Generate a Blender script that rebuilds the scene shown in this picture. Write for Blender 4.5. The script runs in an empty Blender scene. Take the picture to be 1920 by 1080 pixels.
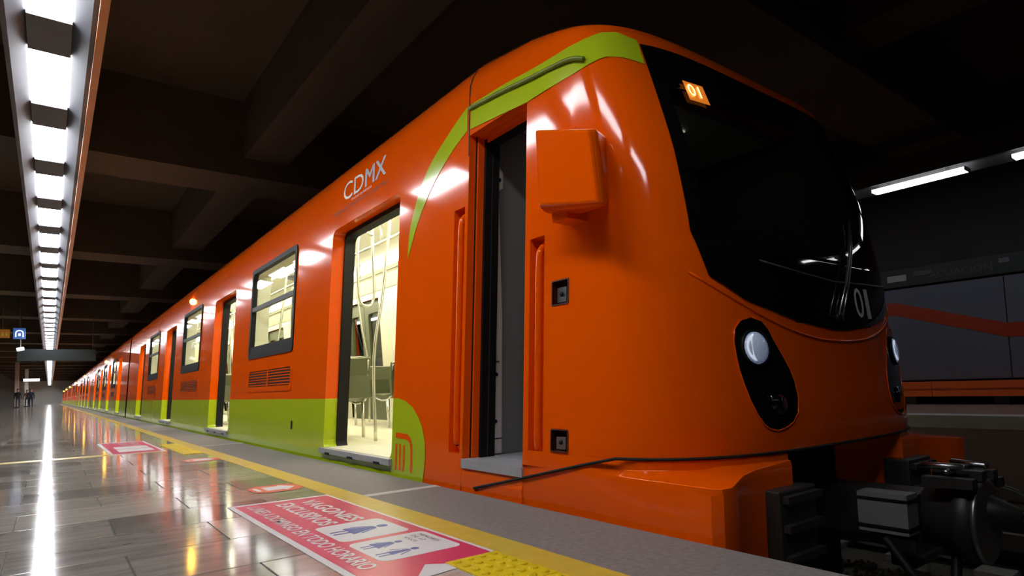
import bpy, bmesh, math, random
from mathutils import Vector, Matrix
random.seed(7)
C = bpy.context.scene.collection
SC = bpy.context.scene
# ------------------------------------------------------------------ camera
H = 0.57                       # camera height above the platform; X right, Y along the track, Z up
cd = bpy.data.cameras.new('camera'); cam = bpy.data.objects.new('camera', cd); C.objects.link(cam)
cd.sensor_width = 36.0; cd.lens = 1146.0/1920*36; cd.shift_y = 100.0/1920
cd.clip_start = 0.05; cd.clip_end = 400
_r = Vector((0.79816575, -0.60151084, -0.03340878)); _d = Vector((0.01683444, 0.07770382, -0.99683435)); _f = Vector((0.60220266, 0.79507661, 0.07214663))
m = Matrix.Identity(4)
for i in range(3):
    m[i][0] = _r[i]; m[i][1] = -_d[i]; m[i][2] = -_f[i]
m[2][3] = H
cam.matrix_world = m
SC.camera = cam
# ------------------------------------------------------------------ world, exposure
w = bpy.data.worlds.new('world'); SC.world = w; w.use_nodes = True
bgn = w.node_tree.nodes['Background']; bgn.inputs[0].default_value = (0.5, 0.45, 0.4, 1); bgn.inputs[1].default_value = 0.002
vs = SC.view_settings
vs.view_transform = 'Standard'; vs.look = 'None'; vs.gamma = 1.0; vs.exposure = 0.0; vs.use_curve_mapping = False
LAMP_E = 33.0       # platform ceiling lamps
OPP_E = 6.0         # lamps over the opposite platform
INT_E = 15.0         # strip lights inside the cars
AMBER_E = 90.0
# ------------------------------------------------------------------ materials
def nt(name):
    mm = bpy.data.materials.new(name); mm.use_nodes = True
    return mm, mm.node_tree, mm.node_tree.nodes['Principled BSDF']
def mat(name, col, rough=0.5, metal=0.0, coat=0.0, emit=None, es=0.0, var=0.0, scale=8.0, spec=0.5, bump=0.0, stretch=(1,1,1), rvar=0.0):
    mm, t, b = nt(name)
    b.inputs['Base Color'].default_value = (*col, 1); b.inputs['Roughness'].default_value = rough; b.inputs['Metallic'].default_value = metal
    b.inputs['Coat Weight'].default_value = coat; b.inputs['Coat Roughness'].default_value = 0.04; b.inputs['Specular IOR Level'].default_value = spec
    if emit:
        b.inputs['Emission Color'].default_value = (*emit, 1); b.inputs['Emission Strength'].default_value = es
    if var or bump or rvar:
        g = t.nodes.new('ShaderNodeNewGeometry'); mp = t.nodes.new('ShaderNodeMapping'); mp.inputs['Scale'].default_value = stretch
        n = t.nodes.new('ShaderNodeTexNoise'); n.inputs['Scale'].default_value = scale; n.inputs['Detail'].default_value = 6
        t.links.new(g.outputs['Position'], mp.inputs['Vector']); t.links.new(mp.outputs[0], n.inputs['Vector'])
        if var:
            r = t.nodes.new('ShaderNodeMix'); r.data_type = 'RGBA'
            r.inputs[6].default_value = (*[max(0, c*(1-var)) for c in col], 1); r.inputs[7].default_value = (*[min(1, c*(1+var)) for c in col], 1)
            t.links.new(n.outputs['Fac'], r.inputs[0]); t.links.new(r.outputs[2], b.inputs['Base Color'])
        if rvar:
            q = t.nodes.new('ShaderNodeMapRange'); q.inputs['To Min'].default_value = max(0.01, rough-rvar); q.inputs['To Max'].default_value = rough+rvar
            t.links.new(n.outputs['Fac'], q.inputs['Value']); t.links.new(q.outputs[0], b.inputs['Roughness'])
        if bump:
            bp = t.nodes.new('ShaderNodeBump'); bp.inputs['Strength'].default_value = bump; bp.inputs['Distance'].default_value = 0.01
            t.links.new(n.outputs['Fac'], bp.inputs['Height']); t.links.new(bp.outputs[0], b.inputs['Normal'])
    return mm
def glassmat(name, tint, refl=0.08, rough=0.02):
    mm = bpy.data.materials.new(name); mm.use_nodes = True; t = mm.node_tree; t.nodes.clear()
    o = t.nodes.new('ShaderNodeOutputMaterial'); tr = t.nodes.new('ShaderNodeBsdfTransparent'); tr.inputs[0].default_value = (*tint, 1)
    gl = t.nodes.new('ShaderNodeBsdfGlossy'); gl.inputs['Roughness'].default_value = rough
    lw = t.nodes.new('ShaderNodeLayerWeight'); lw.inputs[0].default_value = 0.5
    pw = t.nodes.new('ShaderNodeMath'); pw.operation = 'POWER'; pw.inputs[1].default_value = 4.0
    fr = t.nodes.new('ShaderNodeMath'); fr.operation = 'MULTIPLY_ADD'; fr.inputs[1].default_value = 0.5; fr.inputs[2].default_value = refl*0.6
    t.links.new(lw.outputs['Facing'], pw.inputs[0]); t.links.new(pw.outputs[0], fr.inputs[0])
    mx = t.nodes.new('ShaderNodeMixShader')
    t.links.new(fr.outputs[0], mx.inputs[0]); t.links.new(tr.outputs[0], mx.inputs[1]); t.links.new(gl.outputs[0], mx.inputs[2]); t.links.new(mx.outputs[0], o.inputs[0])
    return mm
def tilemat(name, brick=False):
    mm, t, b = nt(name); N = t.nodes.new; L = t.links.new
    g = N('ShaderNodeNewGeometry')
    ramp = N('ShaderNodeValToRGB'); e = ramp.color_ramp.elements
    e[0].position = 0.0; e[0].color = (0.085, 0.075, 0.07, 1); e[1].position = 1.0; e[1].color = (0.50, 0.46, 0.41, 1)
    k = e.new(0.22); k.color = (0.19, 0.17, 0.152, 1); k = e.new(0.6); k.color = (0.36, 0.32, 0.275, 1)
    mp = N('ShaderNodeMapping'); mp.inputs['Scale'].default_value = (1.3, 7.0, 1)
    n = N('ShaderNodeTexNoise'); n.inputs['Scale'].default_value = 2.2; n.inputs['Detail'].default_value = 7; n.inputs['Distortion'].default_value = 0.6
    if brick:
        mpb = N('ShaderNodeMapping'); mpb.inputs['Location'].default_value = (0.12, -0.02, 0)
        bk = N('ShaderNodeTexBrick'); bk.inputs['Scale'].default_value = 1.0; bk.inputs['Brick Width'].default_value = 0.7; bk.inputs['Row Height'].default_value = 0.44
        bk.inputs['Mortar Size'].default_value = 0.003; bk.inputs['Color1'].default_value = (0, 0, 0, 1); bk.inputs['Color2'].default_value = (1, 1, 1, 1); bk.inputs['Mortar'].default_value = (0, 0, 0, 1)
        L(g.outputs['Position'], mpb.inputs[0]); L(mpb.outputs[0], bk.inputs['Vector']); rnd = bk.outputs['Color']
    else:
        oi = N('ShaderNodeObjectInfo'); rnd = oi.outputs['Random']
    va = N('ShaderNodeVectorMath'); va.operation = 'ADD'; sc = N('ShaderNodeVectorMath'); sc.operation = 'SCALE'; sc.inputs[0].default_value = (17, 31, 5)
    L(rnd, sc.inputs['Scale']); L(g.outputs['Position'], mp.inputs[0]); L(mp.outputs[0], va.inputs[0]); L(sc.outputs[0], va.inputs[1]); L(va.outputs[0], n.inputs['Vector'])
    a = N('ShaderNodeMath'); a.operation = 'MULTIPLY'; a.inputs[1].default_value = 0.62
    c = N('ShaderNodeMath'); c.operation = 'MULTIPLY_ADD'; c.inputs[1].default_value = 0.75
    L(rnd, a.inputs[0]); L(n.outputs['Fac'], c.inputs[0]); L(a.outputs[0], c.inputs[2])
    s = N('ShaderNodeMath'); s.operation = 'SUBTRACT'; s.inputs[1].default_value = 0.12; L(c.outputs[0], s.inputs[0])
    L(s.outputs[0], ramp.inputs[0]); L(ramp.outputs[0], b.inputs['Base Color'])
    n2 = N('ShaderNodeTexNoise'); n2.inputs['Scale'].default_value = 5; n2.inputs['Detail'].default_value = 4; L(g.outputs['Position'], n2.inputs['Vector'])
    q = N('ShaderNodeMapRange'); q.inputs['To Min'].default_value = 0.065; q.inputs['To Max'].default_value = 0.13; L(n2.outputs['Fac'], q.inputs['Value']); L(q.outputs[0], b.inputs['Roughness'])
    b.inputs['Specular IOR Level'].default_value = 0.6
    n3 = N('ShaderNodeTexNoise'); n3.inputs['Scale'].default_value = 14; L(g.outputs['Position'], n3.inputs['Vector'])
    bp = N('ShaderNodeBump'); bp.inputs['Strength'].default_value = 0.012; bp.inputs['Distance'].default_value = 0.01; L(n3.outputs['Fac'], bp.inputs['Height']); L(bp.outputs[0], b.inputs['Normal'])
    return mm
M = dict(
 orange=mat('orange paint', (0.86, 0.098, 0.0003), 0.085, spec=0.26, var=0.02, scale=3),
 green=mat('lime green paint', (0.42, 0.54, 0.012), 0.1, spec=0.3, var=0.03, scale=3),
 gutter=mat('olive gutter', (0.16, 0.22, 0.01), 0.4),
 black=mat('black rubber', (0.005, 0.005, 0.0055), 0.55, spec=0.25),
 gloss=mat('black glass', (0.004, 0.004, 0.005), 0.04, coat=0.3),
 groove=mat('dark groove', (0.006, 0.003, 0.002), 0.8),
 glass=glassmat('window glass', (0.93, 0.95, 0.88)),
 shield=glassmat('tinted windshield', (0.34, 0.38, 0.32)),
 cream=mat('cream lining', (0.78, 0.76, 0.6), 0.45, var=0.05),
 cfloor=mat('cream car floor', (0.72, 0.68, 0.5), 0.5, var=0.1),
 olive=mat('olive seat', (0.10, 0.11, 0.055), 0.4),
 redseat=mat('dark red seat', (0.16, 0.02, 0.02), 0.4),
 steel=mat('brushed steel', (0.75, 0.75, 0.7), 0.25, metal=0.9),
 alu=mat('aluminium sill', (0.42, 0.43, 0.45), 0.4, metal=0.3, var=0.15, scale=30),
 grey=mat('grey cab panel', (0.36, 0.37, 0.36), 0.5, var=0.08),
 boxgrey=mat('weathered grey', (0.16, 0.155, 0.15), 0.5, var=0.2, scale=12),
 midgrey=mat('cab wall grey', (0.17, 0.175, 0.17), 0.5, var=0.1),
 palegrey=mat('pale grey strip', (0.7, 0.7, 0.67), 0.45),
 dgrey=mat('dark grey', (0.06, 0.06, 0.062), 0.5),
 chrome=mat('worn metal', (0.5, 0.5, 0.5), 0.3, metal=1),
 iron=mat('grimy iron', (0.035, 0.032, 0.028), 0.5, metal=0.5, var=0.5, scale=20),
 buffer=mat('black buffer', (0.028, 0.024, 0.021), 0.45, var=0.3, scale=15),
 white=mat('white vinyl', (0.66, 0.66, 0.66), 0.4),
 inklight=mat('light ink', (0.8, 0.75, 0.65), 0.4),
 deepred=mat('deep red ink and shade', (0.06, 0.008, 0.002), 0.5),
 pink=mat('pink vinyl', (0.64, 0.035, 0.125), 0.3, var=0.12, scale=10),
 blue=mat('blue ink', (0.05, 0.09, 0.35), 0.4),
 redv=mat('red vinyl', (0.7, 0.09, 0.05), 0.3),
 yellow=mat('yellow paint', (0.6, 0.42, 0.05), 0.35, var=0.18, scale=12),
 tact=mat('yellow tactile tile', (0.72, 0.53, 0.008), 0.35, var=0.12, scale=14),
 edge=mat('grey granite edge', (0.19, 0.172, 0.16), 0.6, var=0.45, scale=45, bump=0.15),
 edgelite=mat('pale joint', (0.5, 0.48, 0.44), 0.6, var=0.2, scale=20),
 joint=mat('dark grout', (0.03, 0.028, 0.025), 0.7),
 tile=tilemat('marble tile'), tilefar=tilemat('marble floor', True),
 conc=mat('brown concrete', (0.085, 0.054, 0.03), 0.85, var=0.25, scale=2.5, bump=0.1),
 dconc=mat('dark concrete', (0.035, 0.032, 0.03), 0.9, var=0.3, scale=2),
 trough=mat('lamp trough', (0.075, 0.075, 0.088), 0.6, var=0.15, scale=4),
 troughor=mat('orange trough lip', (0.6, 0.22, 0.06), 0.5, var=0.2, scale=4),
 lamp=mat('lamp diffuser', (0.9, 0.9, 0.9), 0.5, emit=(0.93, 0.96, 1.0), es=LAMP_E),
 opplamp=mat('far lamp diffuser', (0.9, 0.9, 0.9), 0.5, emit=(0.95, 0.97, 1.0), es=OPP_E),
 strip=mat('car strip light', (0.9, 0.9, 0.8), 0.5, emit=(1.0, 0.95, 0.76), es=INT_E),
 cabfill=mat('cab fill glow', (0.8, 0.8, 0.7), 0.5, emit=(0.9, 1.0, 0.8), es=1.0),  # fill for the dark cab, not a known fixture
 amber=mat('amber lamp', (0.9, 0.5, 0.05), 0.4, emit=(1.0, 0.5, 0.04), es=AMBER_E),
 led=mat('led digits', (0.9, 0.6, 0.2), 0.4, emit=(1.0, 0.62, 0.2), es=4.0),
 ledglow=mat('led panel', (0.5, 0.15, 0.02), 0.4, emit=(1.0, 0.25, 0.02), es=0.55),
 lens=mat('headlamp lens', (0.75, 0.82, 0.95), 0.15, coat=0.6, emit=(0.42, 0.56, 1.0), es=0.13, var=0.2, scale=60),
 lensb=mat('headlamp reflector', (0.85, 0.9, 1.0), 0.2, emit=(0.75, 0.85, 1.0), es=0.5),  # glow stands in for light caught by the lens
 wallblue=mat('blue grey panel', (0.11, 0.125, 0.175), 0.5, var=0.1, scale=1.5),
 wallred=mat('red band', (0.36, 0.03, 0.006), 0.5),
 benchor=mat('orange bench', (0.85, 0.13, 0.02), 0.5),
 oppfloor=mat('pinkish platform floor', (0.30, 0.21, 0.19), 0.35, var=0.2, scale=3),
 oppedge=mat('pale platform edge', (0.55, 0.53, 0.52), 0.6),
 ballast=mat('oily ballast', (0.08, 0.07, 0.05), 0.85, var=0.6, scale=25, bump=0.6),
 sleeper=mat('concrete slab', (0.30, 0.29, 0.27), 0.8, var=0.3, scale=10),
 rail=mat('rail steel', (0.30, 0.28, 0.26), 0.35, metal=0.9),
 signblue=mat('blue lit sign', (0.05, 0.12, 0.35), 0.4, emit=(0.08, 0.25, 0.8), es=0.35),
 signor=mat('amber lit sign', (0.3, 0.12, 0.02), 0.4, emit=(0.8, 0.3, 0.03), es=0.15),
 signw=mat('lit white', (0.8, 0.8, 0.8), 0.4, emit=(0.8, 0.9, 1.0), es=1.2),
 signdark=mat('dark board', (0.012, 0.02, 0.02), 0.5),
 endwall=mat('pale end wall', (0.82, 0.8, 0.76), 0.7, var=0.1),
 colpink=mat('pale column', (0.5, 0.36, 0.32), 0.5, var=0.1),
 redwall=mat('red paint', (0.4, 0.05, 0.03), 0.5, var=0.2),
 skin=mat('skin', (0.35, 0.2, 0.13), 0.5), hair=mat('hair', (0.015, 0.012, 0.01), 0.6),
 cloth_navy=mat('navy cloth', (0.012, 0.016, 0.04), 0.8), cloth_black=mat('black cloth', (0.012, 0.012, 0.014), 0.8), cloth_jean=mat('jeans', (0.03, 0.05, 0.1), 0.8), cloth_brown=mat('brown cloth', (0.07, 0.035, 0.025), 0.8),
 ivory=mat('yellow sign', (0.45, 0.45, 0.05), 0.5, emit=(0.5, 0.5, 0.05), es=0.12),
)
# ------------------------------------------------------------------ mesh helpers
def obj(name, v, f, ma, parent=None, smooth=False, mats=None, fm=None):
    me = bpy.data.meshes.new(name); me.from_pydata([tuple(p) for p in v], [], f)
    for k in ([ma] if mats is None else mats): me.materials.append(M[k])
    if fm: me.polygons.foreach_set('material_index', fm)
    if smooth: me.polygons.foreach_set('use_smooth', [True]*len(me.polygons))
    me.update()
    o = bpy.data.objects.new(name, me); C.objects.link(o)
    if parent: o.parent = parent
    return o
def thing(name, label, cat, group=None, loc=(0, 0, 0)):
    o = bpy.data.objects.new(name, None); o.empty_display_size = 0.1; C.objects.link(o); o.location = loc
    return tag(o, label, cat, group)
def tag(o, label, cat, group=None, kind=None):
    o['label'] = label; o['category'] = cat
    if group: o['group'] = group
    if kind: o['kind'] = kind
    return o
def struct(o): o['kind'] = 'structure'; return o
def fixn(o):
    bm = bmesh.new(); bm.from_mesh(o.data); bmesh.ops.remove_doubles(bm, verts=bm.verts, dist=1e-5); bmesh.ops.recalc_face_normals(bm, faces=bm.faces); bm.to_mesh(o.data); bm.free(); return o
BF = [(0, 3, 2, 1), (4, 5, 6, 7), (0, 1, 5, 4), (1, 2, 6, 5), (2, 3, 7, 6), (3, 0, 4, 7)]
def boxvf(x0, x1, y0, y1, z0, z1):
    return [(x0, y0, z0), (x1, y0, z0), (x1, y1, z0), (x0, y1, z0), (x0, y0, z1), (x1, y0, z1), (x1, y1, z1), (x0, y1, z1)], BF
def box(name, x0, x1, y0, y1, z0, z1, ma, parent=None):
    return obj(name, *boxvf(x0, x1, y0, y1, z0, z1), ma, parent)
class MB:
    def __init__(s): s.v = []; s.f = []
    def add(s, v, f):
        n = len(s.v); s.v += [tuple(p) for p in v]; s.f += [tuple(i+n for i in q) for q in f]
    def box(s, *a): s.add(*boxvf(*a))
    def tube(s, pts, r, n=8, caps=True): s.add(*tubevf(pts, r, n, caps))
    def build(s, name, ma, parent=None, smooth=False): return obj(name, s.v, s.f, ma, parent, smooth)
def tubevf(pts, r, n=8, caps=True):
    pts = [Vector(p) for p in pts]; v = []; f = []; up = None
    for i, p in enumerate(pts):
        d = (pts[min(i+1, len(pts)-1)]-pts[max(i-1, 0)]).normalized()
        if up is None: up = Vector((0, 0, 1)) if abs(d.z) < 0.9 else Vector((1, 0, 0))
        a = d.cross(up).normalized(); b = a.cross(d).normalized(); up = b
        rr = r[i] if isinstance(r, (list, tuple)) else r
        for k in range(n):
            t = 2*math.pi*k/n; v.append(p+a*math.cos(t)*rr+b*math.sin(t)*rr)
    for i in range(len(pts)-1):
        for k in range(n): f.append((i*n+k, i*n+(k+1) % n, (i+1)*n+(k+1) % n, (i+1)*n+k))
    if caps: f += [tuple(range(n))[::-1], tuple(range((len(pts)-1)*n, len(pts)*n))]
    return v, f
def tube(name, pts, r, ma, parent=None, n=8): return obj(name, *tubevf(pts, r, n), ma, parent, True)
def bez(pts, n=6):
    """Catmull-Rom through points"""
    P = [Vector(p) for p in pts]; out = []
    for i in range(len(P)-1):
        a = P[max(i-1, 0)]; b = P[i]; c = P[i+1]; d = P[min(i+2, len(P)-1)]
        for k in range(n):
            t = k/n; out.append(0.5*((2*b)+(c-a)*t+(2*a-5*b+4*c-d)*t*t+(3*b-a-3*c+d)*t**3))
    return out+[P[-1]]
def lathe(name, prof, axis_o, axis_d, ma, parent=None, n=24):
    d = Vector(axis_d).normalized(); o = Vector(axis_o); a = d.cross(Vector((0, 0, 1)) if abs(d.z) < 0.9 else Vector((1, 0, 0))).normalized(); b = a.cross(d)
    v = []; f = []
    for (r, h) in prof:
        for k in range(n):
            t = 2*math.pi*k/n; v.append(o+d*h+(a*math.cos(t)+b*math.sin(t))*r)
    for i in range(len(prof)-1):
        for k in range(n): f.append((i*n+k, i*n+(k+1) % n, (i+1)*n+(k+1) % n, (i+1)*n+k))
    f += [tuple(range(n))[::-1], tuple(range((len(prof)-1)*n, len(prof)*n))]
    return fixn(obj(name, v, f, ma, parent, True))
def text(name, s, ma, origin, xd, yd, width, height, parent=None, thick=0.0006, bold=0.0):
    cu = bpy.data.curves.new(name, 'FONT'); cu.body = s; cu.extrude = 0.0; cu.resolution_u = 3; cu.offset = bold
    o = bpy.data.objects.new('tmp', cu); C.objects.link(o)
    dg = bpy.context.evaluated_depsgraph_get(); me = bpy.data.meshes.new_from_object(o.evaluated_get(dg))
    bpy.data.objects.remove(o); bpy.data.curves.remove(cu)
    xs = [v.co.x for v in me.vertices]; ys = [v.co.y for v in me.vertices]
    x0, x1, y0, y1 = min(xs), max(xs), min(ys), max(ys)
    X = Vector(xd).normalized(); Y = Vector(yd).normalized(); Z = X.cross(Y); O = Vector(origin)
    for v in me.vertices:
        a = (v.co.x-x0)/(x1-x0)*width; b = (v.co.y-y0)/(y1-y0)*height
        v.co = O+X*a+Y*b+Z*thick
    me.materials.clear(); me.materials.append(M[ma]); me.name = name
    t = bpy.data.objects.new(name, me); C.objects.link(t)
    if parent: t.parent = parent
    return t
def copy_tree(o, off, parent=None, skip=()):
    c = o.copy(); C.objects.link(c); c.parent = parent
    if parent is None: c.location = Vector(o.location)+Vector(off)
    for ch in o.children:
        if ch.name.split('.')[0] not in skip: copy_tree(ch, off, c, skip)
    return c
ORD = ['first', 'second', 'third', 'fourth', 'fifth', 'sixth', 'seventh', 'eighth', 'ninth', 'tenth', 'eleventh', 'twelfth', 'thirteenth', 'fourteenth', 'fifteenth', 'sixteenth', 'seventeenth', 'eighteenth', 'nineteenth']
TENS = ['', '', 'twenty', 'thirty', 'forty', 'fifty', 'sixty', 'seventy', 'eighty', 'ninety']
def ordw(n):
    if n < 20: return ORD[n-1]
    if n % 10 == 0: return TENS[n//10][:-1]+'ieth'
    return TENS[n//10]+'-'+ORD[n % 10-1]
# ------------------------------------------------------------------ train surface
XC = 3.11; Z0 = 2.33; RR = 0.30; ZG = 0.51
def XS(z): return 1.87+0.06*z if z > -0.05 else 1.867
def lerp(x, xs, ys):
    if x <= xs[0]: return ys[0]
    for i in range(len(xs)-1):
        if x <= xs[i+1]:
            t = (x-xs[i])/(xs[i+1]-xs[i]); return ys[i]+(ys[i+1]-ys[i])*t
    return ys[-1]
def smoothl(x, xs, ys):
    e = 0.08; return (lerp(x-e, xs, ys)+lerp(x-e/2, xs, ys)+lerp(x, xs, ys)+lerp(x+e/2, xs, ys)+lerp(x+e, xs, ys))/5
def YF(z): return smoothl(z, [0, .35, .8, 1.2, 1.6, 2.2, 2.4], [1.40, 1.385, 1.43, 1.47, 1.58, 1.80, 1.87])
def NN(z): return lerp(z, [0, 1.2, 2.2], [3.1, 3.1, 5.0])
DD = 0.67
def W0(z): return XC-XS(z)
def noseY(u, z):
    a = min(abs(u)/W0(z), 1.0); n = NN(z); return YF(z)+DD*(1-(1-a**n)**(1/n))
def S(u, z, off=0.0):
    p = Vector((XC+u, noseY(u, z), z))
    if off:
        e = 0.004; a = Vector((XC+u+e, noseY(u+e, z), z)) - Vector((XC+u-e, noseY(u-e, z), z)); b = Vector((XC+u, noseY(u, z+e), z+e))-Vector((XC+u, noseY(u, z-e), z-e))
        n = a.cross(b).normalized()
        if n.y > 0: n = -n
        p += n*off
    return p
def P(y, z, d=0.0): return (XS(z)+d, y, z)            # point on the platform side wall, d inward
def Sxy(y, z, d=0.0):                                  # left cab side incl. where the nose starts to curve
    n = NN(z); yf = YF(z)
    if y >= yf+DD: return (XS(z)+d, y, z)
    q = max(0.0, (yf+DD-y)/DD); return (XC-W0(z)*(1-q**n)**(1/n)+d, y, z)
# ------------------------------------------------------------------ structure: platform floor, track pit, ceiling, walls
YE = 150.0
fl = struct(box('floor', -5.0, 1.24, -6, YE, -1.4, -0.005, 'joint'))
fb = obj('paving', [(-5, 30.38, -0.001), (1.24, 30.38, -0.001), (1.24, YE, -0.001), (-5, YE, -0.001), (-5, -6, -0.001), (-0.82, -6, -0.001), (-0.82, 30.38, -0.001),
     (-0.82, 0.9, -0.001), (1.24, -6, -0.001), (1.24, 0.9, -0.001)], [(0, 1, 2, 3), (4, 5, 6, 0), (5, 8, 9, 7)], 'tilefar', fl)
tm = {}
def tile(x0, x1, y0, y1):
    wx = round(x1-x0, 3)
    if wx not in tm:
        g = 0.0025; b = 0.0015
        v = []
        for (zz, i) in ((-0.02, g), (-b, g), (0, g+b)):
            v += [(i, i, zz), (wx-i, i, zz), (wx-i, 0.44-i, zz), (i, 0.44-i, zz)]
        f = [(8, 9, 10, 11)]+[(a+k, a+(k+1) % 4, a+4+(k+1) % 4, a+4+k) for a in (0, 4) for k in range(4)]
        o = obj('tile', v, f, 'tile', fl); tm[wx] = o.data
    else:
        o = bpy.data.objects.new('tile', tm[wx]); C.objects.link(o); o.parent = fl
    o.location = (x0, y0, 0)
nt_ = 0
for k in range(-7, 60):
    y0 = 3.98+0.44*k
    edges = [1.24, 0.93, 0.23, -0.47, -1.17] if k % 2 == 0 else [1.24, 0.58, -0.12, -0.82]
    for a, b in zip(edges[:-1], edges[1:]):
        if b < -0.83 and True:
            b = -0.82
        tile(b, a, y0, y0+0.44); nt_ += 1
# platform edge
es = struct(box('trim_1', 1.372, 1.82, -6, YE, -1.4, -0.0, 'edge'))
es2 = struct(box('trim_2', 1.24, 1.372, -6, YE, -1.4, 0.0008, 'yellow'))
for i, y in enumerate([-1.4, 3.14, 7.7, 12.3, 16.9, 21.5]): box('expansion_joint', 1.374, 1.822, y, y+0.07, -0.05, 0.0012, 'edgelite', es)
pit = struct(box('track_bed', 1.7, 9.24, -6, YE, -1.7, -1.32, 'ballast'))
op = struct(box('opposite_platform', 9.24, 13.3, -6, YE, -1.4, -0.012, 'oppfloor'))
ope = struct(box('trim_3', 9.22, 9.62, -6, YE, -0.16, 0.0, 'oppedge'))
ow = struct(box('wall_right', 13.0, 13.3, -6, YE, 0.0, 5.5, 'dconc'))
wl = struct(box('wall_left', -5.2, -5.0, -6, YE, -0.2, 5.5, 'dconc'))
we = struct(box('wall_end', -5.2, 13.3, YE, YE+0.3, -1.5, 5.5, 'endwall'))
wb = struct(box('wall_back', -5.2, 13.3, -6.3, -6, -1.5, 5.5, 'dconc'))
ce = struct(box('ceiling', -5.2, 13.3, -6.3, YE, 5.44, 5.7, 'conc'))
# opposite wall panels, red band and bench
for i in range(14):
    y0 = 3.17-2.4*2+2.4*i
    box('wall_panel', 12.97, 13.02, y0+0.008, y0+2.392, 0.42, 2.16, 'wallblue', ow)
v = []; f = []
for i in range(6):
    y0 = 3.17-4.8+4.8*i
    n = len(v)
    pts = [(y0-0.75, 1.11, 1.355), (y0, 1.11, 1.355), (y0+1.7, 1.665, 1.91), (y0+3.3, 1.665, 1.91), (y0+4.05, 1.11, 1.355)]
    for (yy, a, b) in pts: v += [(12.962, yy, a), (12.962, yy, b)]
    f += [(n+2*j, n+2*j+1, n+2*j+3, n+2*j+2) for j in range(4)]
obj('red_band', v, f, 'wallred', ow)
for i in range(16):
    y0 = 4.2-1.35*4+1.35*i
    o = thing('wall_bench', f'orange wall bench under the blue-grey panels, {ordw(i+1)} section from the right', 'bench', 'bench sections on the opposite platform')
    box('seat_slab', 12.45, 12.96, y0+0.006, y0+1.344, 0.27, 0.385, 'benchor', o)
    box('front_panel', 12.47, 12.52, y0+0.006, y0+1.344, 0.13, 0.27, 'benchor', o)
    box('support', 12.6, 12.9, y0+0.3, y0+0.5, -0.012, 0.27, 'dgrey', o)
sb = thing('name_band', 'long dark station sign band with faint lettering on the opposite wall', 'sign')
box('board', 12.93, 12.99, -5, 60, 2.2, 2.53, 'signdark', sb)
for y0, y1, z0, z1, k in ((4.62, 4.95, 2.30, 2.42, 'grey'), (4.2, 4.5, 2.36, 2.45, 'dgrey'), (3.05, 3.2, 2.38, 2.46, 'wallblue')):
    box('sign_plate', 12.915, 12.93, y0, y1, z0, z1, k, sb)
text('lettering', 'ACUACION', 'dgrey', (12.928, 4.25, 2.29), (0, -1, 0), (0, 0, 1), 0.95, 0.12, sb)
# ceiling beams
for k in range(-1, 18):
    y0 = 10.5+7.45*k
    if y0 > YE-2: break
    struct(box('cross_beam', -5, 13, y0, y0+1.05, 4.17, 5.45, 'conc'))
struct(box('long_beam', 2.5, 3.2, -6, YE, 4.48, 5.45, 'conc'))
struct(box('long_beam', 7.2, 7.9, -6, YE, 4.48, 5.45, 'conc'))
# ------------------------------------------------------------------ lamp troughs and lamps
def trough(xc, y0, y1, zl, label, lip):
    o = thing('lamp_trough', label, 'light housing')
    prof = [(-0.15, zl+0.03), (-0.265, zl-0.07), (-0.30, zl-0.07), (-0.30, zl+0.28), (0.30, zl+0.28), (0.30, zl-0.07), (0.265, zl-0.07), (0.15, zl+0.03)]
    v = [(xc+x, y, z) for y in (y0, y1) for (x, z) in prof]; n = len(prof)
    obj('housing', v, [(i, i+n, (i+1) % n+n, (i+1) % n) for i in range(n)]+[tuple(range(n)), tuple(range(n, 2*n))], 'trough' if lip else 'dgrey', o)
    if lip: box('side_lip', xc+0.301, xc+0.36, y0, y1, zl-0.11, zl+0.14, 'troughor', o)
    mb = MB()
    y = y0+0.9
    while y < min(y1, 60): mb.tube([(xc, y, zl+0.28), (xc, y, 5.45)], 0.015, 6); y += 3.6
    mb.build('hanger', 'dgrey', o)
    return o
trough(-0.052, -1.2, 147, 3.57, 'long grey lamp trough with orange lip hanging over the tiled platform', True)
l0 = None
Y0L = 6.42
lampn = 0
for k in range(-4, 78):
    y = Y0L+1.8*k
    if l0 is None:
        l0 = thing('ceiling_lamp', '', 'lamp', 'fluorescent panels over the near platform')
        box('diffuser', -0.199, 0.095, 0, 1.2, 3.588, 3.60, 'lamp', l0)
        box('end_box', -0.2, 0.096, 1.2, 1.8, 3.57, 3.6, 'trough', l0)
        c = l0
    else:
        c = copy_tree(l0, (0, 0, 0))
    c.location = (0, y, 0)
    lampn += 1
    c['label'] = f'white fluorescent panel over the tiled platform, {ordw(lampn)} from the near end'
trough(10.6, -2.5, 60, 3.585, 'black lamp rail hanging over the opposite platform', False)
l1 = None
for k in range(-3, 20):
    if l1 is None:
        l1 = thing('platform_lamp', '', 'lamp', 'fluorescent lamps over the opposite platform')
        box('diffuser', 10.5, 10.7, 0, 1.25, 3.465, 3.51, 'opplamp', l1)
        box('end_cap', 10.49, 10.71, -0.02, 0.0, 3.46, 3.512, 'dgrey', l1); box('end_cap', 10.49, 10.71, 1.25, 1.27, 3.46, 3.512, 'dgrey', l1)
        for yy in (.2, 1.0): box('clip', 10.57, 10.63, yy, yy+.05, 3.505, 3.62, 'dgrey', l1)
        c = l1
    else: c = copy_tree(l1, (0, 0, 0))
    c.location = (0, 2.9+1.8*k, 0)
    c['label'] = f'slim fluorescent lamp on the black rail over the opposite platform, {ordw(k+4)} from the right'
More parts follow.
